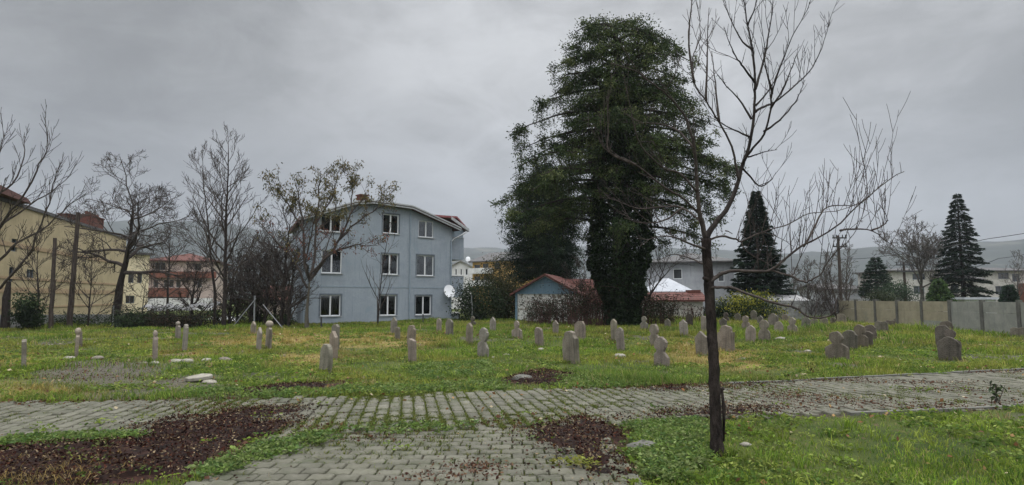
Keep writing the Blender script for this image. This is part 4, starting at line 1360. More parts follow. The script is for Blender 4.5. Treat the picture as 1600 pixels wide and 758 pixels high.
mb.prism([(-1, 7.75), (s_e, 7.58), (s_e - .6, 7.85), (-1, 8.6)], -.55, 5)
mb.build('upper_roof', M['house_roof'], crf)
for (pxc, pxw, pt_, yb) in ((151, 21, 340, 1.2), (114, 12, 337, 3.0)):
    mb = MB(); s_a = fc_.sz(pxc - pxw / 2, 360, yb)[0]; s_b = fc_.sz(pxc + pxw / 2, 360, yb)[0]; zt = fc_.sz(pxc, pt_, yb)[1]
    mb.box(s_a, s_b, yb, yb + .9, 7.58, zt); mb.box(s_a - .08, s_b + .08, yb - .08, yb + .98, zt + .003, zt + .1)
    ch = mb.build('chimney', M['brick'], crf)
    if pxw > 15:
        pt2 = MB()
        for k in range(5):
            xx_ = s_a + (s_b - s_a) * (k + .5) / 5
            pt2.tube([(xx_, yb + .45, zt + .1), (xx_, yb + .45, zt + .42)], [.16, .11], 8)
        pt2.build('chimney_pot', M['brick'], ch)

def facing(px0, px1, Y0, Y1=None):
    Y1 = Y1 or Y0
    a = at(px0, 465, Y0); b = at(px1, 465, Y1)
    d = b - a
    return Frame(a.x, a.y, math.atan2(d.y, d.x)), math.hypot(d.x, d.y)


def zat(py, Y): return at(800, py, Y).z


f2, W2 = facing(186, 231, 63, 66)
b2, r2 = building('house', 'pale cream house wing with two tall windows behind the dark leaning tree', 'house', f2.o.x, f2.o.y, f2.a, W2, 8, zat(396, 63), [f2.rect(200, 209, 423, 442), f2.rect(214, 222, 424, 442), f2.rect(196, 210, 462, 474)], 'cream2', 'dark_roof', 'flat', frame='dark_frame')
f3, W3 = facing(231, 334, 76, 78)
wn = [f3.rect(x_, x_ + 7, 437, 449) for x_ in (240, 256, 264, 275, 308)] + [f3.rect(242, 258, 410, 422), f3.rect(304, 314, 412, 422)]
b3, r3 = building('house', 'terracotta and pale pink house with a red roof and long red balcony', 'house', f3.o.x, f3.o.y, f3.a, W3, 9, zat(408, 76), wn, 'pinkish', 'red_tile', 'hip', 1.3, .5, frame='dark_frame')
mb = MB(); mb.box(-.2, W3 + .2, -.5, -.004, zat(434, 76), zat(424, 76)); mb.build('band', M['terracotta'], b3)
mb = MB(); mb.box(-.1, W3 * .62, -1.0, -.004, zat(464, 76), zat(450, 76)); mb.build('balcony', M['terracotta'], b3)
mb = MB(); mb.box(W3 * .0, W3, -1.2, -.5, -.3, zat(466, 76)); mb.build('ground_floor', M['white_wall'], b3)
f3b, W3b = facing(418, 450, 58)
building('house', 'small house with red tiled roof peeping between scrub and blue house', 'house', f3b.o.x - 1, f3b.o.y, 0, W3b + 4, 6, zat(468, 58), [], 'pinkish', 'red_tile', 'gable_side', 1.2)
f4, W4 = facing(738, 812, 74, 70)
wn = [f4.rect(x_, x_ + 9, y_, y_ + 10) for x_, y_ in ((741, 414), (754, 412), (772, 411), (741, 432), (756, 432))]
b4, r4 = building('apartment_house', 'ochre apartment house with dark balconies behind the ivy hedge', 'house', f4.o.x, f4.o.y, f4.a, W4, 8, zat(409, 74), wn, 'ochre', 'dark_roof', 'gable_side', 1.2, .4, frame='dark_frame')
for z_ in (zat(427, 74), zat(446, 74)):
    mb = MB(); mb.box(0, W4 * .45, -.9, -.004, z_ - .1, z_ + .55); mb.build('balcony', M['white_wall'], b4)
f5, W5 = facing(700, 739, 86)
b5, r5 = building('house', 'white house with a low pitched roof and rooftop dishes behind the blue house', 'house', f5.o.x, f5.o.y, f5.a, W5, 8, zat(418, 86), [f5.rect(711, 714, 420, 430), f5.rect(719, 722, 420, 430), f5.rect(727, 731, 420, 430)], 'white_wall', 'grey_roof', 'gable_front', .9)
mb = MB(); mb.ell((W5 * .75, 2, zat(404, 86)), (.35, .12, .4), 10, 6); mb.tube([(W5 * .75, 2, zat(404, 86)), (W5 * .75, 2, zat(416, 86))], .04, 5); mb.build('satellite_dish', M['dish'], r5)

# shed
f6, W6 = facing(806, 900, 41.5, 40.5)
ze = zat(458, 41); 
b6, r6 = building('shed', 'old shed with peeling white wall, blue boarded gable and red tiled roof', 'shed', f6.o.x, f6.o.y, f6.a, W6, 6.5, ze, [], 'white_peel', 'red_tile', 'gable_front', zat(431, 41) - ze, .35)
mb = MB(); pr = [(.0, ze + .01), (W6, ze + .01), (W6 / 2, zat(432, 41) - .02)]; mb.prism(pr, -.05, -.004); mb.build('gable_boards', M['blue_boards'], b6)
mb = MB(); mb.box(-.03, .12, -.08, -.004, -.2, ze); mb.box(0, W6, -.09, -.054, ze - .06, ze + .06); mb.build('trim_board', M['blue_boards'], b6)
f6b, W6b = facing(898, 950, 43)
building('shed', 'rear shed with a low red tiled roof beside the big tree trunk', 'shed', f6b.o.x - .3, f6b.o.y + 1, 0, W6b + 1, 5, zat(470, 43), [], 'stone_wall', 'red_tile', 'gable_side', 1.5)

# white house right of the big tree
f7, W7 = facing(1012, 1148, 52, 50)
b7, r7 = building('house', 'grey rendered house with a dark flat roof edge between the big tree and dark fir', 'house', f7.o.x, f7.o.y, f7.a, W7, 8, zat(411, 51), [f7.rect(1052, 1066, 420, 436), f7.rect(1122, 1132, 424, 440)], 'grey_wall', 'dark_roof', 'hip', 1.1, .5)
f8, W8 = facing(1024, 1080, 45)
b8, r8 = building('outbuilding', 'white outbuilding with bright sheet roof behind the low tiled annex', 'outbuilding', f8.o.x, f8.o.y, 0, W8, 4.5, zat(458, 45), [], 'white_wall', 'bright_roof', 'hip', 1.15, .25)
f9, W9 = facing(1014, 1098, 42)
b9, r9 = building('annex', 'low pale annex with a red tiled roof behind the brambles', 'annex', f9.o.x, f9.o.y, 0, W9, 2.3, zat(469, 42), [], 'stone_wall', 'red_tile', 'gable_side', .42, .3)
mb = MB(); s_c = f9.sz(1083, 455, 1.2)[0]; mb.box(s_c - .45, s_c + .45, .9, 1.5, zat(469, 42), zat(453, 42.5)); mb.build('chimney', M['brick'], r9)
# open grey shed with a corrugated roof
f10, W10 = facing(1172, 1262, 44)
sh = thing('open_shed', (f10.o.x, f10.o.y, 0), 'open shed with a sloping grey corrugated sheet roof behind the gravestones', 'shed', None, 0, True)
mb = MB(); n = 60; zl_, zh_ = zat(470, 44), zat(457, 46.5)
for i in range(n):
    a = -.2 + (W10 + .4) * i / n; b_ = -.2 + (W10 + .4) * (i + 1) / n
    ha, hb = .025 * (i % 2), .025 * ((i + 1) % 2)
    for dz in (0, -.02):
        q = [(a, -.3, zl_ + ha + dz), (b_, -.3, zl_ + hb + dz), (b_, 3.2, zh_ + hb + dz), (a, 3.2, zh_ + ha + dz)]
        mb.quad(*(q if dz == 0 else q[::-1]))
mb.build('roof', M['grey_roof'], sh)
mb = MB(); mb.box(0, W10, 2.95, 3.05, -.3, zh_ - .1); mb.box(0, W10 * .35, .0, .1, -.3, zl_ - .05); mb.build('back_wall', M['block'], sh)
for x_ in (.05, W10 * .5, W10 - .1):
    mb = MB(); mb.box(x_, x_ + .1, -.05, .05, -.3, zl_ - .04); mb.build('post', M['wood_pole'], sh)
# stone-rendered houses at right
for (p0, p1, Y, yt, lb, kd, wl, wn_, rs_) in [
        (1395, 1478, 82, 424, 'whitish stone house with dark flat roof behind the bare grey tree', 'hip', 'stone_wall', [(1426, 1446, 428, 437), (1428, 1445, 447, 459), (1459, 1470, 428, 437)], .6),
        (1478, 1530, 80, 436, 'low whitish stone house right behind the tall layered spruce', 'gable_side', 'stone_wall', [(1486, 1498, 444, 456)], .8),
        (1528, 1640, 84, 424, 'white stone house with dark roof and shaded upper window at right edge', 'hip', 'stone_wall', [(1560, 1577, 426, 436), (1582, 1594, 428, 440), (1556, 1574, 447, 460)], .7),
        (1290, 1345, 88, 452, 'low grey house with dark roof far behind the utility pole', 'gable_side', 'grey_wall', [(1318, 1324, 456, 462)], .7)]:
    ff, WW = facing(p0, p1, Y)
    tb, rb2 = building('house', lb, 'house', ff.o.x, ff.o.y, 0, WW, 8, zat(yt, Y), [ff.rect(*q) for q in wn_], wl, 'dark_roof', kd, rs_, .6, frame='dark_frame')
    if p0 == 1528:
        mb = MB(); sa, sb = ff.sz(1590, 455)[0], ff.sz(1625, 455)[0]; mb.box(sa, sb, -1.2, -.004, -.3, zat(443, Y)); mb.build('red_annex', M['terracotta'], tb)
    else:
        pass
# long low white roofs just over the fence
for (p0, p1, Y, yt, lb) in [(1352, 1400, 60, 466, 'low white shed roof just over the left part of the panel fence'), (1508, 1556, 58, 464, 'low pale shed roof just over the right part of the panel fence')]:
    ff, WW = facing(p0, p1, Y)
    building('shed', lb, 'shed', ff.o.x, ff.o.y, 0, WW, 4, zat(yt, Y) - .25, [], 'white_wall', 'bright_roof' if p0 > 1500 else 'grey_roof', 'flat')

# ------------------------------------------------------------------ panel fence, block wall, low wall, net fence
FX = 21.0
FY0 = 15.4
fence = thing('panel_fence', (FX, 39.3, 0), 'concrete panel fence of tan and grey slabs between square posts', 'fence')
k = 0; y_ = 39.3
rf2 = random.Random(2)
while y_ > FY0:
    mb = MB(); mb.box(FX - .08, FX + .08, y_ - .08, y_ + .08, -.4, 1.50 + rf2.uniform(-.02, .02)); mb.build('post', M['post'], fence)
    for r_ in range(3):
        mb = MB(); dz = rf2.uniform(-.006, .006)
        mb.box(FX - .03 + rf2.uniform(-.006, .006), FX + .03, y_ - 1.92, y_ - .08, -.02 + .475 * r_ + .006 + (-.3 if r_ == 0 else 0), .475 * (r_ + 1) - .02 + dz)
        grey = y_ < 29.9 or (y_ < 32 and r_ == 0) or (y_ < 30.5 and r_ < 2)
        mb.build('panel', M['panel_grey' if grey else 'panel_tan'], fence)
    y_ -= 2.0; k += 1
# block wall from the fence corner to the left
fa, fb = at(1190, 465, 40.5), Vector((FX - .1, 39.4, 0))
L_ = (fb - fa).length; an = math.atan2(fb.y - fa.y, fb.x - fa.x)
bw = MB(); Mx = Matrix.Translation((fa.x, fa.y, 0)) @ Matrix.Rotation(an, 4, 'Z')
row = 0; z_ = -.2
while z_ < 1.25:
    x_ = -.2 * (row % 2)
    while x_ < L_ - .05:
        if z_ < 1.0 or rf2.random() < .8: bw.box(max(x_, 0), min(x_ + .385, L_), -.09 + rf2.uniform(-.008, .008), .09, z_, z_ + .185, Mx)
        x_ += .40
    z_ += .2; row += 1
o = bw.build('block_wall', M['block']); tag(o, 'low grey concrete block wall meeting the panel fence', 'wall')

# dark low wall and netting at the left
def lowwall(name, pa, pb, Ya, Yb, za, zb, mat, label, cat, th=.16, wob=0.0):
    a = at(pa, 465, Ya); b = at(pb, 465, Yb)
    n = 14; mb = MB()
    d = (b - a); nn = Vector((-d.y, d.x, 0)).normalized() * th / 2
    rw = random.Random(pa)
    tops = [za + (zb - za) * i / n + rw.uniform(-wob, wob) for i in range(n + 1)]
    vs = []
    for i in range(n + 1):
        q = a.lerp(b, i / n) + nn * (rw.uniform(-wob, wob) * 3)
        for sgn, z in ((-1, -.3), (1, -.3), (1, tops[i]), (-1, tops[i])): vs.append(Vector((q.x + nn.x * sgn, q.y + nn.y * sgn, z)))
    fs = [(0, 1, 2, 3)[::-1], tuple(n * 4 + j for j in range(4))]
    for i in range(n):
        for j in range(4): fs.append((i * 4 + j, i * 4 + (j + 1) % 4, (i + 1) * 4 + (j + 1) % 4, (i + 1) * 4 + j))
    mb.add(vs, fs)
    o = mb.build(name, M[mat], None, False, a * 1.0)
    return tag(o, label, cat)


lowwall('garden_wall', -60, 185, 30, 36, .75, .62, 'block', 'dark low garden wall in front of the cream apartment block', 'wall')
lowwall('net_fence', 182, 318, 33, 33.5, .72, .62, 'net', 'dark green netting fence with sagging top in front of the far houses', 'fence', .05, .06)
# pale sheets and rubble behind the netting
for i, (px, py, Y, w_, h_, lb) in enumerate([(262, 478, 36, 3.2, .5, 'pale grey tarpaulin heap behind the green netting'), (308, 474, 38, 2.4, .45, 'light sheet heap behind the right part of the netting'),
                                             (349, 495, 40, 2.0, .35, 'white sheets lying low between the bare trees left of the house')]):
    p = at(px, py, Y); mb = MB(); rq = random.Random(i)
    n = 12
    vs = [(p.x + w_ * (a / n - .5), p.y + b * .3, p.z + h_ * .5 * math.sin(a * 1.1 + b) * .4 + rq.uniform(-.05, .08) - .12 * abs(b - 2)) for b in range(5) for a in range(n + 1)]
    fs = [(b * (n + 1) + a, b * (n + 1) + a + 1, (b + 1) * (n + 1) + a + 1, (b + 1) * (n + 1) + a) for b in range(4) for a in range(n)]
    vs2 = [(x, y, min(-.2, z - .6)) for x, y, z in vs]
    o1 = len(vs)
    mb.add(vs + vs2, fs + [tuple(o1 + q for q in f)[::-1] for f in fs])
    tag(mb.build('tarpaulin', M['white_wall' if i == 2 else 'grey_roof'], None, False, (p.x, p.y, 0)), lb, 'tarpaulin')

# poles
def pole(name, pxa, pya, pxb, pyb, r0, r1, mat, label, cat, Y=None, parent=None, wob=.02):
    b = ground(pxb, pyb) if Y is None else at(pxb, pyb, Y)
    t = at(pxa, pya, b.y)
    rq = random.Random(pxa); n = 9
    pts = [b.lerp(t, i / n) + Vector((rq.uniform(-wob, wob), rq.uniform(-wob, wob), 0)) * (0 if i in (0,) else 1) for i in range(n + 1)]
    pts[0].z -= .3
    mb = MB(); mb.tube(pts, [r0 + (r1 - r0) * i / n for i in range(n + 1)], 9, True, .08, rq)
    o = mb.build(name, M[mat], parent, False, b if parent is None else None)
    if parent is None: tag(o, label, cat)
    return o


pole('wooden_pole', 123, 332, 108, 513, .14, .10, 'wood_pole', 'taller dark weathered wooden pole leaning right before the cream block', 'pole')
pole('wooden_pole', 86, 372, 79, 515, .11, .08, 'wood_pole', 'shorter dark wooden pole left of the taller leaning one', 'pole')
pole('metal_post', 178, 478, 175, 511, .035, .035, 'metal', 'thin pale metal fence post at the foot of the dark spreading tree', 'post')
pole('metal_post', 737, 462, 738, 502, .03, .03, 'metal', 'thin grey metal post in front of the dark ivy hedge', 'post')
for (px, a, b, lb) in ((502, 495, 512, 'short dark stake beside the left ground-floor window of the blue house'), (590, 470, 508, 'tall dark stake under the middle ground-floor window of the blue house'), (661, 491, 505, 'short dark stake below the right ground-floor window of the blue house')):
    pole('stake', px, a, px, b, .045, .04, 'dark_metal', lb, 'stake', wob=.005)
# corner post with two braces
pb = ground(397, 511)
cp = thing('fence_post', pb, 'rusty fence corner post held by two slanting metal braces', 'post')
pole('post', 398, 462, 397, 511, .045, .045, 'metal', '', '', pb.y, cp, .003)
for (xa, xb) in ((400, 362), (411, 442)):
    t = at(xa, 466 if xa == 400 else 476, pb.y - .05); q = at(xb, 508, pb.y - .4); q.z = -.05
    mb = MB(); mb.tube([q, t], .028, 6); mb.build('brace', M['metal'], cp)

# utility poles and cables
def utility(px, py_top, Y, label, arms):
    b = at(px, 465, Y); b.z = 0
    r_u = .17; t = thing('utility_pole', b, label, 'utility pole', 'utility poles beyond the fence')
    zt = at(px, py_top, Y).z
    mb = MB(); mb.tube([b + Vector((0, 0, -.3)), b + Vector((0, 0, zt))], [r_u, r_u * .7], 8); mb.build('post', M['wood_pole'], t)
    for (z, w) in arms:
        mb = MB(); mb.box(b.x - w, b.x + w, b.y - .28, b.y - .2, zt - z - .06, zt - z + .06)
        for s in (-1, -.5, .5, 1): mb.tube([(b.x + s * (w - .08), b.y - .24, zt - z + .06), (b.x + s * (w - .08), b.y - .24, zt - z + .3)], [.06, .04], 6)
        mb.build('crossarm', M['dark_metal'], t)
    return b, zt


utility(1314, 368, 56, 'tall utility pole with two short crossarms behind the bare tree branches', [(.25, .65), (1.05, .65)])
utility(1415, 410, 66, 'shorter utility pole with wide crossarm in front of the stone house', [(.3, 1.0), (1.0, .9)])
for (pts, lb) in ([(1236, 419, 66), (1314, 405, 57), (1390, 399, 54), (1545, 373, 44), (1720, 340, 33)], 'upper power cable rising to the right over the fence'), ([(1478, 428, 62), (1500, 424, 60), (1560, 404, 55), (1640, 388, 46)], 'lower power cable passing behind the layered spruce'):
    mb = MB(); P_ = [at(*p) for p in pts]; Q_ = []
    for a, b in zip(P_[:-1], P_[1:]):
        for i in range(8): Q_.append(a.lerp(b, i / 8) - Vector((0, 0, .10 * math.sin(math.pi * i / 8))))
    Q_.append(P_[-1])
    mb.tube(Q_, .022, 5); tag(mb.build('power_cable', M['cable'], None, False, P_[0]), lb, 'cable')
# ------------------------------------------------------------------ bare trees
class Grow:
    def __init__(s, seed): s.r = random.Random(seed); s.tips = []

    def branch(s, mb, p, d, L, r, lev, prm):
        """one branch, bending as it goes, with its own side branches"""
        rr = s.r
        n = max(3, min(10, int(L / prm['seg'][min(lev, len(prm['seg']) - 1)])))
        up = prm['up'][min(lev, len(prm['up']) - 1)]; wob = prm['wob']
        pts = [p.copy()]; ds = []; d = d.normalized(); q = p.copy()
        for i in range(n):
            d = (d + Vector((rr.gauss(0, wob), rr.gauss(0, wob), rr.gauss(0, wob) + up / n))).normalized()
            q = q + d * (L / n); pts.append(q.copy()); ds.append(d.copy())
        r1 = max(prm['rmin'] * .7, r * prm.get('taper', .3))
        rad = [max(prm['rmin'] * .7, r + (r1 - r) * (i / n)) for i in range(n + 1)]
        mb.tube(pts, rad, 7 if r > .06 else (5 if r > .025 else 3), False)
        if lev >= prm['levels']:
            s.tips.append((pts[-1], ds[-1])); s.tips.append((pts[len(pts) // 2], ds[-1])); return pts
        k = prm['kids'][min(lev, len(prm['kids']) - 1)]
        k = max(1, int(k * rr.uniform(.75, 1.25) + .5))
        for j in range(k):
            t = prm['start'] + (.97 - prm['start']) * (j + rr.uniform(.1, .9)) / k
            f = t * n; i = min(int(f), n - 1)
            b = pts[i].lerp(pts[i + 1], f - i)
            ax = Vector((rr.gauss(0, 1), rr.gauss(0, 1), rr.gauss(0, .7))); ax = ax - ds[i] * ax.dot(ds[i])
            if ax.length < .1: ax = ds[i].orthogonal()
            ax.normalize()
            an = R(rr.uniform(*prm['ang']))
            nd = ds[i] * math.cos(an) + ax * math.sin(an)
            s.branch(mb, b, nd, L * rr.uniform(*prm['ratio']) * (1.05 - .45 * t), max(prm['rmin'], (r + (r1 - r) * t) * rr.uniform(.45, .68)), lev + 1, prm)
        s.tips.append((pts[-1], ds[-1]))
        return pts


def tree_root(name, base, label, group=None): return thing(name, base, label, 'tree', group)


P_SPREAD = dict(seg=[.5, .4, .3, .25], up=[.1, .25, .3, .3], wob=.16, kids=[8, 7, 5], start=.25, ang=(30, 65), ratio=(.45, .7), levels=3, rmin=.011, taper=.3)
P_UPRIGHT = dict(seg=[.6, .4, .3], up=[.5, .5, .4], wob=.09, kids=[7, 5], start=.2, ang=(22, 45), ratio=(.4, .62), levels=2, rmin=.010, taper=.25)


def bare_tree(name, px, py, Y, trunk_px, r0, label, prm, limbs, seed, bark='bark_dark', group=None, limb_from=.3, limb_len=(.35, .2), limb_ang=(35, 65), lev0=0, bark2='twig'):
    """trunk_px: list of (px,py,dY) up the stem; limbs spring along it"""
    b = ground(px, py) if Y is None else at(px, 465, Y)
    if Y is not None: b.z = gzs(b.x, b.y)
    t = tree_root(name, b, label, group)
    g = Grow(seed); rr = g.r
    pts = [b + Vector((0, 0, -.3)), b + Vector((0, 0, .02))] + [at(x, y, b.y + dy) for x, y, dy in trunk_px]
    fine = []
    for a, c in zip(pts[:-1], pts[1:]):
        m = max(1, int((c - a).length / .5))
        for i in range(m): fine.append(a.lerp(c, i / m) + Vector((rr.gauss(0, r0 * .12), rr.gauss(0, r0 * .12), 0)))
    fine.append(pts[-1])
    n = len(fine) - 1
    rad = [r0 * 1.25] + [max(.012, r0 * (1 - .82 * (i / n) ** .9)) for i in range(1, n + 1)]
    mb = MB(); mb.tube(fine, rad, 9, True, .07, rr); mb.build('trunk', M[bark], t, True)
    mb = MB()
    Ht = fine[-1].z - b.z
    for j in range(limbs):
        f = limb_from + (1 - limb_from) * (j + rr.uniform(.2, .8)) / limbs
        i = min(int(f * n), n - 1); p = fine[i].lerp(fine[i + 1], f * n - i)
        az = j * 2.4 + rr.uniform(-.5, .5); an = R(rr.uniform(*limb_ang))
        d = Vector((math.cos(az) * math.sin(an), math.sin(az) * math.sin(an), math.cos(an)))
        tt = (f - limb_from) / (1 - limb_from)
        L = Ht * (limb_len[0] + (limb_len[1] - limb_len[0]) * tt) * rr.uniform(.8, 1.2)
        g.branch(mb, p, d, L, max(.012, rad[i] * rr.uniform(.5, .75)), lev0, prm)
    g.branch(mb, fine[-1], (fine[-1] - fine[-2]), Ht * limb_len[1], rad[-1], lev0, prm)
    mb.build('crown', M[bark2], t)
    return t, g, b


# dark spreading tree at left
bare_tree('bare_tree', 180, 509, None, [(183, 470, 0), (189, 435, 0), (198, 408, 0), (204, 380, .2), (206, 350, .1), (208, 320, 0)], .26,
          'dark bare tree with wide gnarled crown, standing before the cream block', dict(P_SPREAD, kids=[7, 6, 5], wob=.2, up=[-.05, .15, .3, .4]), 14, 3, limb_from=.42, limb_len=(.5, .42), limb_ang=(40, 85))
# slim upright pair
bare_tree('bare_tree', 350, 512, None, [(351, 470, 0), (352, 420, 0), (353, 350, 0), (355, 290, 0), (357, 238, 0)], .13,
          'tall slim bare tree with straight leader, right one of the pair left of the house', dict(P_UPRIGHT, kids=[6, 5]), 26, 5, limb_from=.22, limb_len=(.36, .14), limb_ang=(35, 60))
bare_tree('bare_tree', 338, 508, 36, [(336, 460, 0), (330, 400, 0), (324, 340, 0), (318, 290, 0), (317, 262, 0)], .10,
          'thinner bare tree leaning left, left one of the slim pair', dict(P_UPRIGHT), 18, 7, limb_from=.28, limb_len=(.33, .14), limb_ang=(35, 60))
# scrubby trees against the house
for i, (px, Y, top, lb, s_) in enumerate([(392, 37, 372, 'tangled dark bare scrub tree right of the slim pair', .30), (415, 36, 355, 'dense bare scrub tree behind the braced fence post', .34),
                                          (441, 35, 330, 'bare leaning tree close to the left corner of the blue house', .36), (372, 39, 395, 'low tangled bare bush between slim pair and fence post', .3),
                                          (452, 34.5, 392, 'bare sapling just left of the leafy tree trunk', .3), (300, 37, 398, 'dark bare thicket tree between the spreading tree and the slim pair', .3),
                                          (402, 39.5, 385, 'rearmost dark bare scrub tree left of the blue house', .3), (430, 38.5, 378, 'bare many-stemmed scrub tree touching the blue house corner', .3), (360, 37.5, 390, 'bare scrub tree at the foot of the tall slim tree', .3)]):
    bare_tree('bare_tree', px, 509, Y, [(px + 2, 460, 0), (px + 6, (460 + top) / 2, .2), (px + 12, top + 20, 0)], .11 if i != 2 else .13, lb, dict(P_SPREAD, kids=[7, 6, 4], levels=2, up=[.5, .4, .3]), 18, 30 + i, group='bare trees left of the blue house', limb_from=.15, limb_len=(.5, .25), limb_ang=(25, 60))
# small trees behind left
bare_tree('bare_tree', 262, 480, 45, [(263, 440, 0), (265, 400, 0), (266, 372, 0)], .12, 'bare tree before the terracotta house', dict(P_SPREAD, levels=2, kids=[6, 6]), 12, 51, limb_from=.35, limb_len=(.45, .3))
bare_tree('bare_tree', 140, 500, 33, [(141, 460, 0), (143, 430, 0), (144, 405, 0)], .06, 'thin bare sapling between the leaning pole and the dark spreading tree', dict(P_UPRIGHT, levels=2), 12, 53, limb_from=.2, limb_len=(.5, .3))
bare_tree('bare_tree', 60, 505, 32, [(61, 460, 0), (57, 420, 0), (60, 390, 0)], .07, 'thin bare sapling at the left behind the ivy stump', dict(P_UPRIGHT, levels=2), 12, 54, limb_from=.2, limb_len=(.5, .3))
bare_tree('bare_tree', 222, 508, 33, [(223, 480, 0), (226, 455, 0), (228, 440, 0)], .05, 'low bare thorny bush right of the dark spreading tree', dict(P_SPREAD, levels=2, kids=[6, 5]), 12, 55, limb_from=.1, limb_len=(.7, .5))
# sapling in front of the blue house
t, g, b = bare_tree('sapling', 590, 509, None, [(592, 480, 0), (594, 450, 0), (599, 410, 0), (606, 370, 0), (612, 345, 0)], .055,
          'leafless sapling in front of the middle windows of the blue house', dict(P_UPRIGHT, levels=1, kids=[4], rmin=.008), 13, 61, limb_from=.2, limb_len=(.42, .18), limb_ang=(30, 58))
lv = Leaves(); rs5 = np.random.default_rng(5)
for (p, d) in g.tips[::3]:
    if p.x > b.x: lv.add([tuple(p)], rdir(rs5, 1), .14, .07, tints(rs5, 1, [(.10, .05, .03)]))
link('leaves', lv.mesh('leaves', M['leaf'], rs5, tuple(b)), t)

# tree with withered leaves and seed bunches in front of the house
t, g, b = bare_tree('seed_tree', 478, 511, None, [(480, 480, 0), (482, 455, 0), (484, 436, 0)], .17,
                    'spreading tree with lichened trunk and withered seed bunches in front of the blue house', P_SPREAD, 0, 71, 'bark_lichen', limb_from=.9)
for o in list(t.children):
    if o.name.startswith('crown'): bpy.data.objects.remove(o)
g = Grow(72); mb = MB(); rr = g.r
Yb = b.y
LIMBS = [([(484, 440, 0), (476, 405, -.2), (474, 360, -.4), (468, 320, -.5), (462, 285, -.6)], .10), ([(484, 436, 0), (492, 405, .2), (494, 350, .4), (498, 300, .5), (500, 268, .5)], .10),
         ([(484, 438, 0), (510, 405, .3), (530, 375, .4), (548, 335, .6), (572, 300, .8)], .11), ([(488, 425, 0), (525, 392, -.4), (560, 382, -.9), (590, 384, -1.2)], .07),
         ([(480, 450, 0), (455, 400, -.6), (425, 370, -.9), (400, 340, -1.0)], .07), ([(530, 375, .4), (555, 350, .1), (590, 325, 0), (606, 310, 0)], .06),
         ([(474, 360, -.4), (450, 320, -.9), (428, 290, -1.2)], .06), ([(494, 350, .4), (520, 305, .9), (530, 265, 1.2)], .06), ([(548, 335, .6), (550, 300, 1.2), (548, 275, 1.5)], .05),
         ([(484, 436, 0), (500, 420, 1.2), (520, 360, 2.2), (525, 320, 2.6)], .06), ([(484, 436, 0), (478, 410, -1.4), (490, 350, -2.2), (500, 310, -2.6)], .06)]
prm = dict(P_SPREAD, kids=[5, 4], levels=1, up=[.35, .3], seg=[.4, .3], rmin=.010)
for pl, r_ in LIMBS:
    P_ = [at(x, y, Yb + dy) for x, y, dy in pl]
    fine = []
    for a, c in zip(P_[:-1], P_[1:]):
        for i in range(4): fine.append(a.lerp(c, i / 4) + Vector((rr.gauss(0, .03), rr.gauss(0, .03), rr.gauss(0, .03))))
    fine.append(P_[-1]); n = len(fine) - 1
    rad = [max(.014, r_ * (1 - .8 * i / n)) for i in range(n + 1)]
    mb.tube(fine, rad, 6, False)
    for j in range(11):
        f = .3 + .7 * (j + rr.random()) / 11; i = min(int(f * n), n - 1)
        ax = Vector((rr.gauss(0, 1), rr.gauss(0, 1), rr.gauss(0, .5))).normalized()
        d = ((fine[i + 1] - fine[i]).normalized() * .7 + ax * .75 + Vector((0, 0, .25)))
        g.branch(mb, fine[i], d, rr.uniform(.6, 1.3), max(.012, rad[i] * .5), 0, prm)
mb.build('crown', M['twig'], t)
lv = Leaves(); rs6 = np.random.default_rng(6)
for (p, d) in g.tips:
    if rs6.random() < .68:
        low = p.z < at(500, 345, Yb).z
        k = int(rs6.integers(4, 10))
        if low and rs6.random() < .72: continue
        P_ = np.array([tuple(p)]) + rs6.normal(0, .09, (k, 3)); D = rdir(rs6, k); D[:, 2] -= .8
        cols = [(.10, .085, .035), (.075, .07, .03), (.13, .10, .045), (.055, .06, .028)] if (not low or rs6.random() < .4) else [(.13, .05, .035), (.10, .045, .03)]
        lv.add(P_, D, rs6.uniform(.10, .20, k), rs6.uniform(.04, .08, k), tints(rs6, k, cols, .3))
link('leaves', lv.mesh('leaves', M['leaf'], rs6, tuple(b)), t)

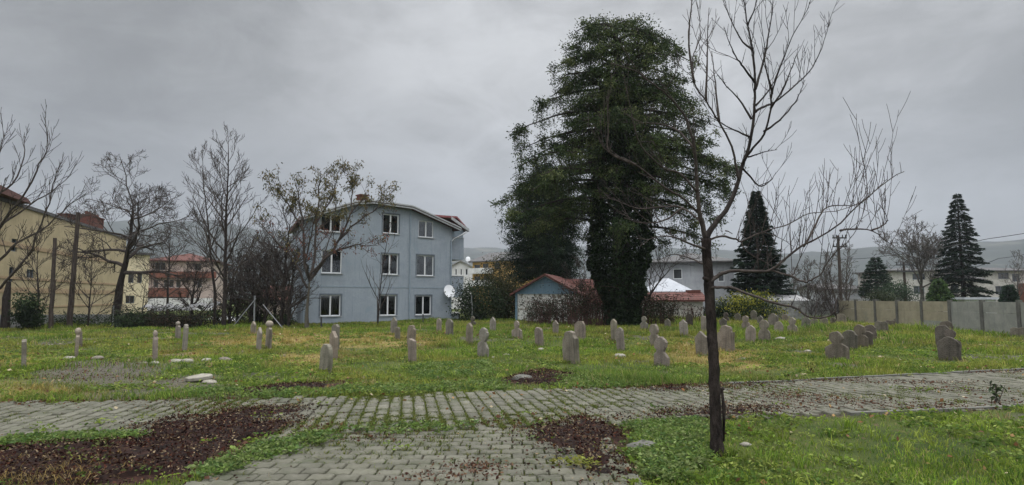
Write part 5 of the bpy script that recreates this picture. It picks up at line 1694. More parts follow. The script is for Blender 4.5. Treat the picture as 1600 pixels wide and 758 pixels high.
# tree leaning in from outside the frame at left
bl = at(-52, 465, 20.0); bl.z = 0
t = tree_root('bare_tree', bl, 'bare tree at the left edge with long thin branches reaching into the sky')
g = Grow(81); mb = MB(); rr = g.r
mb.tube([bl + Vector((0, 0, -.3)), bl + Vector((.05, 0, 1.0)), at(-48, 462, 20), at(-44, 440, 20)], [.2, .17, .15, .13], 9, True, .06, rr); mb.build('trunk', M['bark_dark'], t, True)
mb = MB()
prm = dict(P_UPRIGHT, kids=[4], levels=1, rmin=.008, seg=[.4, .3], up=[.3, .3])
for pl in ([(-46, 462, 0), (0, 451, 0), (27, 420, -.2), (49, 388, -.3), (72, 330, -.4), (85, 290, -.5), (88, 262, -.5)], [(-46, 445, 0), (0, 406, .2), (27, 379, .3), (76, 352, .6), (108, 321, .7), (132, 303, .8)],
           [(-45, 430, 0), (-15, 385, -.3), (0, 352, -.3), (27, 321, -.6), (58, 267, -.8), (72, 236, -.9), (74, 205, -1)], [(-44, 440, 0), (-30, 360, .3), (0, 300, .4), (20, 288, .5), (38, 245, .6), (38, 213, .7)],
           [(-46, 450, 0), (-10, 380, .8), (0, 352, .8), (45, 321, 1.1), (81, 299, 1.3), (112, 272, 1.4)], [(-44, 440, 0), (-40, 350, -.4), (-20, 280, -.5), (2, 235, -.7), (5, 205, -.8)], [(-44, 440, 0), (-80, 380, .4), (-120, 320, .6), (-140, 280, .7)], [(-44, 440, 0), (-70, 330, -.4), (-75, 270, -.6)]):
    P_ = [at(x, y, 20 + dy) for x, y, dy in pl]; fine = []
    for a, c in zip(P_[:-1], P_[1:]):
        for i in range(3): fine.append(a.lerp(c, i / 3) + Vector((rr.gauss(0, .02), rr.gauss(0, .02), rr.gauss(0, .02))))
    fine.append(P_[-1]); n = len(fine) - 1
    rad = [max(.009, .055 * (1 - .85 * i / n)) for i in range(n + 1)]
    mb.tube(fine, rad, 5, False)
    for j in range(11):
        f = .25 + .75 * (j + rr.random()) / 11; i = min(int(f * n), n - 1)
        ax = Vector((rr.gauss(0, 1), rr.gauss(0, 1), rr.gauss(0, .6))).normalized()
        g.branch(mb, fine[i], (fine[i + 1] - fine[i]).normalized() + ax * .6 + Vector((0, 0, .3)), rr.uniform(.5, 1.2), max(.009, rad[i] * .5), 0, prm)
mb.build('crown', M['twig'], t)
# pruned dark trunk and ivy stump at left
bq = ground(8, 514); t = tree_root('tree_stump', bq, 'dark pruned trunk standing at the far left edge'); mb = MB()
mb.tube([bq + Vector((0, 0, -.2)), at(9, 490, bq.y), at(10, 466, bq.y), at(14, 440, bq.y + .1)], [.24, .2, .17, .10], 9, True, .08, random.Random(1)); mb.build('trunk', M['bark_dark'], t)

# bare trees at right
bare_tree('bare_tree', 1440, 470, 68, [(1440, 440, 0), (1438, 415, 0), (1436, 400, 0)], .28, 'grey bare tree with rounded crown left of the tall layered spruce', dict(P_SPREAD, kids=[7, 6, 5], up=[.3, .3, .3, .2], rmin=.02), 13, 91, 'bark_grey', limb_from=.45, limb_len=(.75, .6), limb_ang=(15, 60), bark2='bark_grey')
bare_tree('bare_tree', 1462, 470, 72, [(1462, 440, 0), (1463, 412, 0)], .16, 'purplish bare tree close against the left side of the layered spruce', dict(P_SPREAD, kids=[6, 5], levels=2, up=[.4, .3], rmin=.02), 10, 92, 'bark_grey', limb_from=.3, limb_len=(.7, .5), limb_ang=(15, 45), bark2='bark_grey')
for i, (px, Y, top, lb) in enumerate([(1322, 58, 390, 'faint bare tree right behind the taller utility pole'), (1290, 60, 400, 'faint bare tree left of the taller utility pole'), (1262, 62, 408, 'pale bare tree to the right of the dark fir'), (1240, 58, 420, 'low bare tree at the right foot of the dark fir'), (1350, 70, 425, 'small bare bush tree left of the small dark pine'), (1590, 80, 400, 'faint bare tree at the right edge before the white house')]):
    bare_tree('bare_tree', px, 470, Y, [(px, 450, 0), (px + 1, (450 + top) / 2, 0), (px + 2, top + 12, 0)], .13, lb, dict(P_SPREAD, kids=[6, 5], levels=2, up=[.6, .4], rmin=.016), 12, 100 + i, 'bark_grey', 'faint bare trees beyond the fence', limb_from=.25, limb_len=(.42, .25), limb_ang=(20, 45), bark2='bark_grey')
# bramble-like bare bushes at the block wall
for i, (px, Y, lb) in enumerate([(1268, 39.5, 'leafless tangled bush above the block wall, left one'), (1300, 39.0, 'leafless tangled bush at the corner of block wall and panel fence')]):
    bare_tree('bare_bush', px, 495, Y, [(px, 485, 0), (px, 478, 0)], .04, lb, dict(P_SPREAD, kids=[6, 5], levels=2, up=[.5, .4], rmin=.010), 14, 120 + i, limb_from=.05, limb_len=(1.5, 1.6), limb_ang=(10, 55))

# ------------------------------------------------------------------ the bare tree in the foreground
tb_ = ground(1122, 712)
tree = tree_root('bare_tree', tb_, 'dark leafless tree in the near lawn with long upright twigs, closest tree to the camera')
g = Grow(200); rr = g.r
Y0 = tb_.y
tp = [(1122, 722, 0), (1122, 713, 0), (1120, 690, 0), (1118, 650, 0), (1117, 610, 0), (1115, 560, .02), (1112, 520, .03), (1110, 480, .03), (1108, 450, .03), (1106, 420, .02), (1104, 395, .01), (1103, 372, 0)]
P_ = [at(x, y, Y0 + dy) for x, y, dy in tp]
P_[0] = P_[1] - Vector((0, 0, .25))
rad = [.100, .086, .066, .059, .057, .054, .052, .051, .054, .050, .048, .052]
fine, fr_ = [], []
for k in range(len(P_) - 1):
    for i in range(5):
        fine.append(P_[k].lerp(P_[k + 1], i / 5) + Vector((rr.gauss(0, .002), rr.gauss(0, .002), 0))); fr_.append(rad[k] + (rad[k + 1] - rad[k]) * i / 5)
fine.append(P_[-1]); fr_.append(rad[-1])
mb = MB(); mb.tube(fine, fr_, 14, True, .05, rr)
# torn stub of bark and old cuts
for (px, py, ex, ey, r_) in ((1118, 612, 1131, 607, .016), (1108, 438, 1099, 434, .018)):
    a = at(px, py, Y0); c = at(ex, ey, Y0 - .03); mb.tube([a, c], [r_ * 1.4, r_], 7, True, .1, rr)
mb.tube([at(1128, 606, Y0 - .03), at(1131, 640, Y0 - .02), at(1131, 690, Y0)], [.012, .016, .008], 6, True, .2, rr)
mb.build('trunk', M['bark_front'] if 'bark_front' in M else M['bark_dark'], tree, True)

FT = {
    'right_leader': (.045, [[(1103, 374, 0), (1116, 350, .03), (1134, 329, .08), (1150, 295, .15), (1160, 258, .2), (1172, 221, .25), (1178, 174, .3), (1180, 130, .32), (1176, 79, .35), (1168, 40, .35), (1162, 0, .35), (1156, -60, .35)],
                     [(1160, 258, .2), (1172, 237, .1), (1194, 210, 0), (1204, 170, -.1), (1206, 146, -.12), (1215, 118, -.15), (1226, 87, -.2), (1241, 51, -.25), (1261, 16, -.3), (1272, -15, -.3)],
                     [(1180, 175, .3), (1190, 168, .4), (1210, 160, .5), (1242, 134, .6), (1265, 111, .7), (1281, 83, .7), (1290, 55, .75), (1297, 34, .75)],
                     [(1194, 206, 0), (1218, 188, .05), (1242, 160, .1), (1252, 140, .1), (1258, 125, .1)],
                     [(1172, 214, .25), (1147, 203, .1), (1123, 190, 0), (1106, 182, 0)], [(1174, 186, .3), (1154, 154, .45), (1131, 130, .6), (1115, 108, .65)],
                     [(1179, 128, .3), (1162, 105, .1), (1150, 88, 0), (1138, 62, 0), (1131, 42, 0)], [(1176, 79, .35), (1156, 59, .5), (1139, 24, .55), (1129, -2, .6)],
                     [(1180, 140, .3), (1192, 100, .5), (1200, 60, .55), (1206, 20, .6), (1208, -20, .6)], [(1182, 165, .3), (1206, 134, .5), (1216, 110, .6)], [(1168, 246, .2), (1194, 238, .1), (1214, 234, .1)],
                     [(1206, 146, -.1), (1196, 100, -.2), (1194, 75, -.2)], [(1204, 170, -.1), (1222, 142, -.2), (1240, 100, -.2), (1243, 88, -.2)], [(1168, 40, .35), (1180, 10, .2), (1186, -30, .2)], [(1160, 262, .2), (1185, 290, .4), (1203, 283, .5), (1212, 270, .5)]]),
    'left_leader': (.040, [[(1103, 374, 0), (1096, 345, -.05), (1092, 326, -.1), (1090, 300, -.15), (1088, 270, -.2), (1085, 230, -.3), (1078, 205, -.35), (1068, 178, -.4), (1045, 150, -.5), (1013, 127, -.6), (993, 111, -.65), (954, 99, -.7)],
                    [(1100, 362, 0), (1090, 342, .1), (1066, 325, .3), (1040, 323, .5), (1010, 326, .6), (985, 323, .65), (960, 312, .7), (935, 308, .75)],
                    [(1092, 334, -.05), (1065, 308, -.2), (1037, 292, -.35), (993, 257, -.5), (962, 243, -.6), (946, 233, -.6), (936, 220, -.6)],
                    [(1085, 232, -.3), (1060, 205, -.1), (1040, 196, 0), (1012, 192, 0), (992, 194, 0)], [(993, 257, -.5), (952, 238, -.5), (950, 200, -.5), (948, 150, -.5)],
                    [(1154, 280, .15), (1150, 261, .1), (1143, 229, 0), (1123, 190, -.1), (1103, 158, -.2), (1085, 130, -.3), (1082, 90, -.3), (1094, 60, -.3), (1092, 25, -.3), (1086, -10, -.3)],
                    [(1085, 130, -.3), (1076, 70, -.3), (1080, 10, -.3), (1084, -20, -.3)], [(1103, 158, -.2), (1105, 90, -.2), (1108, 12, -.2)], [(1123, 190, -.1), (1118, 130, 0), (1112, 80, 0)],
                    [(1066, 325, .3), (1035, 345, .3), (1000, 348, .35), (975, 340, .4)], [(1090, 300, -.15), (1060, 270, -.3), (1035, 262, -.4), (1000, 225, -.5), (985, 170, -.6), (975, 120, -.6)],
                    [(1104, 390, 0), (1075, 380, -.3), (1050, 370, -.5), (1020, 372, -.6), (1000, 385, -.7)], [(1104, 415, 0), (1080, 404, .2), (1052, 398, .4), (1035, 404, .4)]]),
    'spreading_limb': (.033, [[(1108, 440, 0), (1118, 434, 0), (1129, 427, -.02), (1148, 423, -.05), (1185, 424, -.1), (1206, 421, -.15), (1232, 400, -.2), (1253, 384, -.25), (1275, 374, -.3), (1313, 348, -.4), (1345, 317, -.5), (1386, 283, -.55), (1413, 268, -.6)],
                       [(1206, 422, -.15), (1235, 431, -.2), (1243, 420, -.2), (1250, 403, -.22), (1256, 385, -.25)], [(1235, 431, -.2), (1255, 440, -.3), (1267, 438, -.35), (1284, 426, -.4), (1296, 405, -.45), (1313, 388, -.5), (1329, 373, -.5), (1345, 345, -.5), (1353, 312, -.5)],
                       [(1313, 360, -.4), (1329, 358, -.3), (1362, 360, -.2), (1382, 375, -.15), (1398, 385, -.1)], [(1256, 385, -.25), (1275, 350, -.1), (1285, 330, 0), (1300, 322, .1), (1341, 319, .2), (1365, 300, .3), (1386, 280, .3)],
                       [(1362, 360, -.2), (1380, 352, -.1), (1386, 340, -.1), (1372, 318, 0)]]),
    'upper_limb': (.021, [[(1104, 376, 0), (1111, 374, .02), (1129, 369, .1), (1150, 374, .2), (1158, 377, .22), (1190, 363, .3), (1232, 350, .4), (1264, 334, .5), (1304, 330, .6), (1341, 318, .6), (1372, 295, .6)],
                       [(1158, 377, .22), (1166, 392, .2), (1200, 412, .2), (1218, 422, .2)], [(1134, 360, .1), (1142, 364, .1), (1144, 366, .1)], [(1190, 363, .3), (1215, 370, .4), (1240, 385, .5)]]),
    'drooping_limb': (.024, [[(1109, 450, 0), (1121, 449, -.05), (1148, 451, -.15), (1179, 463, -.25), (1211, 474, -.35), (1243, 481, -.4), (1259, 493, -.45), (1277, 497, -.5), (1295, 494, -.5), (1304, 486, -.52), (1306, 470, -.52), (1300, 450, -.52), (1296, 420, -.5), (1305, 395, -.5), (1313, 372, -.5)],
                       [(1304, 486, -.52), (1306, 500, -.5), (1298, 505, -.5)]]),
}
prm = dict(seg=[.12, .1], up=[.55, .4], wob=.08, kids=[3], start=.25, ang=(18, 42), ratio=(.35, .6), levels=1, rmin=.003, taper=.35)


def path3(pl, Yc, jit, sub):
    P_ = [at(x, y, Yc + dy) for x, y, dy in pl]; out = []
    n = len(P_)
    for k in range(n - 1):
        a, b_, c, d = P_[max(k - 1, 0)], P_[k], P_[k + 1], P_[min(k + 2, n - 1)]
        for i in range(sub):
            t = i / sub
            q = .5 * ((2 * b_) + (c - a) * t + (2 * a - 5 * b_ + 4 * c - d) * t * t + (-a + 3 * b_ - 3 * c + d) * t * t * t)
            out.append(q + Vector((rr.gauss(0, jit), rr.gauss(0, jit), rr.gauss(0, jit))))
    out.append(P_[-1]); return out


for nm, (r0, lines) in FT.items():
    r0 *= .74
    mb = MB()
    for li, pl in enumerate(lines):
        fine = path3(pl, Y0, .0025, 4); n = len(fine) - 1
        Lp = sum((fine[i + 1] - fine[i]).length for i in range(n))
        ra = r0 if li == 0 else min(r0 * .5, .008 + .008 * Lp)
        rad = [max(.0032, ra * (1 - .88 * (i / n) ** .75)) for i in range(n + 1)]
        mb.tube(fine, rad, 9 if ra > .02 else 6, True, .06, rr)
        # upright shoots
        ns = int(Lp * (9.5 if nm in ('spreading_limb', 'upper_limb') else 8.0))
        for j in range(ns):
            f = .3 + .7 * (j + rr.random()) / max(1, ns); i = min(int(f * n), n - 1)
            t_ = (fine[i + 1] - fine[i]).normalized()
            ax = Vector((rr.gauss(0, .6), rr.gauss(0, .6), abs(rr.gauss(.5, .5))))
            if nm in ('spreading_limb', 'upper_limb', 'drooping_limb'):
                d = t_ * .35 + ax * .5 + Vector((0, 0, .9)); L_ = rr.choice([.12, .2, .3, .5, .75]) * rr.uniform(.7, 1.2)
                if nm == 'drooping_limb': L_ *= .4
            else:
                d = t_ * .8 + ax * .7; L_ = rr.choice([.08, .12, .2, .35, .5]) * rr.uniform(.7, 1.2)
            g.branch(mb, fine[i], d, L_, max(.0031, min(.0052, rad[i] * .6)), 0 if L_ > .3 else 1, prm)
        # short spurs
        for j in range(int(Lp * 14)):
            i = rr.randrange(n)
            d = Vector((rr.gauss(0, 1), rr.gauss(0, 1), rr.gauss(.3, 1))).normalized()
            mb.tube([fine[i], fine[i] + d * rr.uniform(.015, .035)], [.0035, .0025], 3, False)
    mb.build('limb', M['bark_dark' if r0 > .03 else 'twig'], tree, True)

# ------------------------------------------------------------------ conifers and evergreens
NEED = [(.028, .043, .017), (.040, .057, .021), (.056, .073, .027), (.021, .034, .016), (.078, .092, .036)]
DARKN = [(.010, .019, .013), (.014, .025, .016), (.020, .032, .018), (.008, .015, .011)]


def interp_tab(tab, y):
    ys = [t[0] for t in tab]
    return [float(np.interp(y, ys, [t[k] for t in tab])) for k in (1, 2)]


# the giant pine, its trunk wrapped in ivy
pb_ = at(971, 465, 34.0); pb_.z = gzs(pb_.x, pb_.y)
pine = tree_root('pine_tree', pb_, 'giant dark pine with ivy-wrapped trunk and drooping crown, tallest tree of the graveyard')
rs = np.random.default_rng(31); rr = random.Random(31)
Yp = 34.0
TAB = [(25, 950, 975), (34, 915, 1005), (45, 897, 1022), (75, 882, 1046), (100, 866, 1082), (130, 868, 1086), (165, 836, 1092), (200, 803, 1100), (225, 806, 1116), (260, 806, 1143), (290, 798, 1142), (315, 778, 1138), (345, 788, 1128), (380, 800, 1132), (400, 840, 1120)]
def trunk_x(py): return float(np.interp(py, [30, 200, 350, 510], [960, 972, 971, 971]))
tk = [at(trunk_x(py), py, Yp) for py in range(515, 39, -19)]
tk[0].z = -.3
mb = MB(); n = len(tk) - 1
mb.tube(tk, [.62 * (1 - .85 * i / n) + .04 for i in range(n + 1)], 12, True, .06, rr)
mb.build('trunk', M['bark_dark'], pine, True)
lv = Leaves(); br = MB()
pxm = Yp / F   # metres per photo pixel there


def clump(c, out, size, n_, cols, flat=.4, hang=.5):
    """needle sprays round a twig end"""
    P_ = rs.normal(0, 1, (n_, 3)) * np.array((size, size, size * flat)) * .55 + np.array(c)
    D = rdir(rs, n_) * .75 + np.array(out) * .6; D[:, 2] += rs.uniform(-hang, .45, n_)
    base = np.array(cols[rs.integers(0, len(cols))]) * rs.uniform(.8, 1.25)
    T = base * rs.uniform(.7, 1.35, (n_, 1))
    lv.add(P_, D, rs.uniform(.10, .20, n_), rs.uniform(.045, .075, n_), T)


nl = 110
for k in range(nl):
    f = (k + rr.random()) / nl
    pyt = 44 + (385 - 44) * f ** .85       # height of the limb tip
    xl, xr = interp_tab(TAB, pyt)
    tx = trunk_x(pyt)
    az = k * 2.39996 + rr.uniform(-.4, .4)
    ca, sa = math.cos(az), math.sin(az)
    Rl, Rr_ = (tx - xl) * pxm, (xr - tx) * pxm
    mean = (Rl + Rr_) / 2
    wgt = abs(ca)
    Rad = ((Rr_ if ca > 0 else Rl) * wgt + mean * .85 * (1 - wgt)) * rr.choice([.5, .6, .7, .8, .88, .95])
    if pyt > 300 and rr.random() < .55: continue
    tip = at(tx, pyt, Yp) + Vector((ca * Rad, sa * Rad, 0))
    rise = rr.uniform(.0, .7) + .10 * Rad
    st = at(tx, max(36, pyt - rise / pxm * .35), Yp)
    P_ = []
    ns = 9
    for i in range(ns + 1):
        t = i / ns
        q = st.lerp(tip, t); q.z += math.sin(t * math.pi * .85) * rise * .9
        P_.append(q + Vector((rr.gauss(0, .05), rr.gauss(0, .05), rr.gauss(0, .05))))
    br.tube(P_, [max(.018, .11 * (1 - .85 * i / ns) * min(1, Rad / 4 + .3)) for i in range(ns + 1)], 5, False)
    m_ = int(3 + Rad * 2.3)
    for j in range(m_):
        t = (.38 + .62 * (j + rr.random()) / m_) if Rad > 1.5 else rr.random()
        i = min(int(t * ns), ns - 1); q = P_[i].lerp(P_[i + 1], t * ns - i)
        side = Vector((-sa, ca, 0)) * rr.gauss(0, .30 + .10 * Rad * t * .5)
        c = q + side + Vector((0, 0, rr.uniform(-.35, .15)))
        br.tube([q, q.lerp(c, .5) + Vector((0, 0, .08)), c], [.022, .016, .012], 3, False)
        clump(tuple(c), (ca, sa, .1), rr.uniform(.30, .50), int(rr.uniform(50, 76)), NEED, .5, .4)
        # hanging streamers
        if rr.random() < .6:
            L_ = rr.uniform(.5, 1.5); e = c + Vector((rr.gauss(0, .1), rr.gauss(0, .1), -L_))
            br.tube([c, c.lerp(e, .5) + Vector((rr.gauss(0, .06), rr.gauss(0, .06), 0)), e], [.013, .011, .008], 3, False)
            n_ = int(L_ * 30); tt = rs.random(n_)
            PP = np.array(c)[None, :] * (1 - tt[:, None]) + np.array(e)[None, :] * tt[:, None] + rs.normal(0, .10, (n_, 3))
            D = rdir(rs, n_); D[:, 2] -= .7
            lv.add(PP, D, rs.uniform(.10, .18, n_), rs.uniform(.035, .06, n_), tints(rs, n_, NEED[:4], .3))
# the long boughs that make the outline, each ending in drooping pads
BOUGHS = [(868, 106, -.3), (838, 168, .4), (805, 206, -.5), (814, 234, .8), (808, 262, -.8), (778, 318, .2), (790, 344, -1.0), (800, 300, 1.4), (885, 78, .5), (898, 48, -.4), (1086, 98, .2), (1062, 74, -.6), (1090, 166, .6),
          (1100, 200, -.5), (1117, 228, .4), (1143, 264, -.4), (1140, 304, .7), (1124, 262, 1.2), (1128, 345, -.5), (1118, 385, .3), (1035, 70, .3), (850, 280, -1.2), (1060, 330, 1.0), (1085, 300, -1.2), (845, 225, 1.2), (880, 140, 1.0), (1148, 268, .9), (1132, 285, -1.3), (1110, 320, .2), (1075, 130, 1.1), (1105, 245, -1.2), (1145, 300, -.2), (1095, 350, -.8), (1000, 45, .6), (925, 42, .7), (1020, 60, -.9), (828, 300, -1.6), (820, 250, 1.6), (1045, 385, .6)]
for (bx, by, dy) in BOUGHS:
    tx = trunk_x(by); tip = at(bx, by + 6, Yp + dy); Rad = abs(bx - tx) * pxm
    st = at(tx, max(42, by - 14 - Rad * 3.2), Yp); sg = 1 if bx > tx else -1
    P_ = [st.lerp(tip, t) + Vector((rr.gauss(0, .06), rr.gauss(0, .06), math.sin(t * 2.7) * (.25 + .06 * Rad))) for t in [i / 8 for i in range(9)]]
    br.tube(P_, [.10 * (1 - .8 * i / 8) for i in range(9)], 5, False)
    for j in range(int(6 + Rad * 1.7)):
        t = 1 - .62 * rr.random() ** 1.6; i = min(int(t * 8), 7); q = P_[i].lerp(P_[i + 1], t * 8 - i)
        c = q + Vector((rr.gauss(0, .16), rr.gauss(0, .5), rr.uniform(-.28, .12)))
        br.tube([q, c], [.02, .01], 3, False)
        clump(tuple(c), (sg, 0, .15), rr.uniform(.24, .42), int(rr.uniform(46, 66)), NEED, .6, .4)
        if rr.random() < .7:
            L_ = rr.uniform(.4, 1.3); e = c + Vector((rr.gauss(0, .1), rr.gauss(0, .1), -L_)); n_ = int(L_ * 34); tt = rs.random(n_)
            br.tube([c, e], [.012, .008], 3, False)
            PP = np.array(c)[None, :] * (1 - tt[:, None]) + np.array(e)[None, :] * tt[:, None] + rs.normal(0, .09, (n_, 3)); D = rdir(rs, n_); D[:, 2] -= .5
            lv.add(PP, D, rs.uniform(.09, .17, n_), rs.uniform(.04, .06, n_), tints(rs, n_, NEED[:4], .3))
# crown filling round the trunk top
for k in range(150):
    py = rr.uniform(46, 190); x_l, x_r = interp_tab(TAB, py); tx = (x_l + x_r) / 2
    rad_ = (x_r - x_l) / 2 * pxm * .92 * rr.random() ** .38; a_ = rr.uniform(0, 6.283)
    c = at(tx, py, Yp) + Vector((math.cos(a_) * rad_, math.sin(a_) * rad_, 0))
    clump(tuple(c), (math.cos(a_), math.sin(a_), .2), rr.uniform(.4, .65), 56, NEED, .5)
br.build('branches', M['bark_dark'], pine)
link('crown', lv.mesh('crown', M['needle'], rs, tuple(pb_)), pine)
# ivy
lv = Leaves()
IVT = [(110, 945, 1000), (160, 936, 1012), (220, 926, 1020), (300, 920, 1024), (360, 918, 1024), (420, 916, 1018), (450, 924, 1010), (475, 940, 1000), (512, 938, 1002)]
n_ = 46000
py = 110 + 400 * rs.random(n_) ** .85
xl = np.interp(py, [t[0] for t in IVT], [t[1] for t in IVT]); xr = np.interp(py, [t[0] for t in IVT], [t[2] for t in IVT])
cx_ = (xl + xr) / 2; az = rs.uniform(0, 2 * np.pi, n_)
zz = np.array([at(0, p_, Yp).z for p_ in range(100, 520)]); z_ = np.interp(py, np.arange(100, 520), zz)
bulge = .56 + .46 * vnoise(az * 2.2, z_, .9, 7) + .18 * vnoise(az * 2.2, z_, .3, 8)
rad_ = (xr - xl) / 2 * pxm * bulge * (1 - .35 * rs.random(n_) ** 2)
X0_ = (cx_ - CX) / F * Yp
P_ = np.stack([X0_ + np.cos(az) * rad_, Yp + np.sin(az) * rad_, z_], 1)
D = np.stack([np.cos(az), np.sin(az), np.full(n_, -.6)], 1) * .6 + rdir(rs, n_) * .8
IVY = [(.010, .018, .008), (.014, .024, .010), (.020, .033, .013), (.008, .014, .007)]
lv.add(P_, D, rs.uniform(.10, .19, n_), rs.uniform(.08, .15, n_), tints(rs, n_, IVY, .3) * (.7 + .8 * vnoise(az * 2.2, z_, .8, 9))[:, None])
link('ivy', lv.mesh('ivy', M['leaf'], rs, tuple(pb_)), pine)

# second, darker evergreen at its left
def evergreen(name, px, Y, py_top, tab, label, cols, seed, n_limb=90, base_py=None, hang=.4, trunk_r=.22, dens=1.0, group=None):
    """tab: (py, half width left px, right px) outline rows"""
    b = at(px, 465, Y); b.z = gzs(b.x, b.y)
    t = tree_root(name, b, label, group)
    global lv
    r2 = random.Random(seed); k_ = Y / F
    ztop = at(px, py_top, Y).z
    mb = MB(); mb.tube([b + Vector((0, 0, -.3)), b + Vector((0, 0, ztop * .5)), b + Vector((0, 0, ztop - .2))], [trunk_r, trunk_r * .6, .03], 8); mb.build('trunk', M['bark_dark'], t)
    lv = Leaves(); br = MB()
    y0, y1 = tab[0][0], tab[-1][0]
    for k in range(n_limb):
        py = y0 + (y1 - y0) * ((k + r2.random()) / n_limb) ** .8
        l_, r_ = interp_tab(tab, py)
        az = k * 2.39996; ca, sa = math.cos(az), math.sin(az)
        Rad = ((r_ if ca > 0 else l_) * abs(ca) + (l_ + r_) / 2 * (1 - abs(ca))) * k_ * r2.uniform(.7, 1.05)
        z = at(px, py, Y).z
        st = Vector((b.x, b.y, z + .25 * Rad * r2.random())); tip = Vector((b.x + ca * Rad, b.y + sa * Rad, z - .15 * Rad))
        br.tube([st, st.lerp(tip, .5) + Vector((0, 0, .12 * Rad)), tip], [.05, .035, .015], 4, False)
        m_ = int((3 + Rad * 3) * dens)
        for j in range(m_):
            t_ = .25 + .75 * (j + r2.random()) / m_
            q = st.lerp(tip, t_) + Vector((-sa, ca, 0)) * r2.gauss(0, .22 + .1 * Rad) + Vector((0, 0, .12 * Rad * math.sin(3.14 * t_) + r2.uniform(-.2, .1)))
            clump(tuple(q), (ca, sa, -.1), r2.uniform(.35, .6) * (Y / 34) ** .5, int(46 * dens), cols, .4, hang)
    br.build('branches', M['bark_dark'], t)
    link('crown', lv.mesh('crown', M['needle'], np.random.default_rng(seed), tuple(b)), t)
    return t


evergreen('evergreen_tree', 852, 49.0, 250, [(254, 12, 14), (290, 38, 40), (320, 56, 54), (350, 64, 58), (385, 64, 60), (412, 62, 58), (438, 54, 52)], 'dark dense evergreen under the left side of the giant pine, above the shed', [(.012, .022, .013), (.017, .029, .016), (.023, .037, .019), (.009, .016, .011)], 41, 150, dens=1.2)


# firs and spruces with whorled branches
def fir(name, px, Y, py_top, py_bot, wpx, label, cols, seed, layers=26, droop=.25, gap=0.0, power=.9, group=None, nb=9):
    b = at(px, 465, Y); b.z = gzs(b.x, b.y)
    t = tree_root(name, b, label, group)
    r2 = random.Random(seed); rs2 = np.random.default_rng(seed); k_ = Y / F
    zt, zb = at(px, py_top, Y).z, at(px, py_bot, Y).z
    mb = MB(); mb.tube([b + Vector((0, 0, -.3)), b + Vector((0, 0, zt * .6)), b + Vector((0, 0, zt))], [.24, .12, .02], 8); mb.build('trunk', M['bark_dark'], t)
    L_ = Leaves(); br = MB(); Rm = wpx / 2 * k_
    for l in range(layers):
        f = (l + .3) / layers
        z = zt - (zt - zb) * f
        for j in range(nb):
            az = j * 6.2832 / nb + l * 1.1 + r2.uniform(-.3, .3)
            ca, sa = math.cos(az), math.sin(az)
            Rad = Rm * (f ** power) * r2.uniform(.72, 1.08) + .12
            st = Vector((b.x, b.y, z + .05)); z = zt - (zt - zb) * (f + r2.uniform(-.35, .35) / layers)
            st.z = z; dr = droop * r2.uniform(.5, 1.5); tip = Vector((b.x + ca * Rad, b.y + sa * Rad, z - dr * Rad))
            up_ = Vector((0, 0, .10 * Rad))
            br.tube([st, st.lerp(tip, .5) - up_ * .3, tip + up_ * .5], [.03, .02, .01], 3, False)
            n_ = int(16 + Rad * 52)
            tt = rs2.random(n_) ** .7; tt = .12 + .88 * tt
            sp = (1 - tt * .75) * (.22 + .26 * Rad) * rs2.uniform(-1, 1, n_)
            PX = b.x + ca * Rad * tt - sa * sp; PY = b.y + sa * Rad * tt + ca * sp
            PZ = z - dr * Rad * tt + .05 * Rad * tt ** 3 - np.abs(sp) * .18 + rs2.normal(0, .05, n_)
            D = np.stack([ca - sa * np.sign(sp) * .8, sa + ca * np.sign(sp) * .8, np.full(n_, -.12)], 1) + rdir(rs2, n_) * .35
            L_.add(np.stack([PX, PY, PZ], 1), D, rs2.uniform(.18, .34, n_), rs2.uniform(.05, .10, n_), tints(rs2, n_, cols, .35))
    br.build('branches', M['bark_dark'], t)
    link('crown', L_.mesh('crown', M['needle'], rs2, tuple(b)), t)
    return t


fir('fir_tree', 1187, 47, 300, 458, 92, 'dark pointed fir right of the bare tree trunk, behind the yellow-leaved bush', DARKN, 51, 30, .12, nb=11)
fir('spruce_tree', 1506, 64, 304, 462, 86, 'tall dark spruce with clearly layered drooping branches, near the right edge', DARKN, 52, 22, .30, power=.75, nb=11)
fir('pine_sapling', 1371, 62, 403, 462, 50, 'small dark conifer with an irregular top left of the shorter utility pole', [(.022, .036, .026), (.03, .046, .03)], 53, 12, .05, power=.6)
fir('conifer', 1468, 52, 437, 472, 34, 'small bright green conifer just over the panel fence', [(.05, .085, .03), (.07, .11, .035), (.04, .07, .028)], 54, 10, .05, power=.7)
fir('conifer', 1577, 50, 446, 474, 20, 'tiny dark cone-shaped conifer over the grey fence panels', [(.02, .036, .024), (.028, .046, .03)], 55, 8, .0, power=.6)


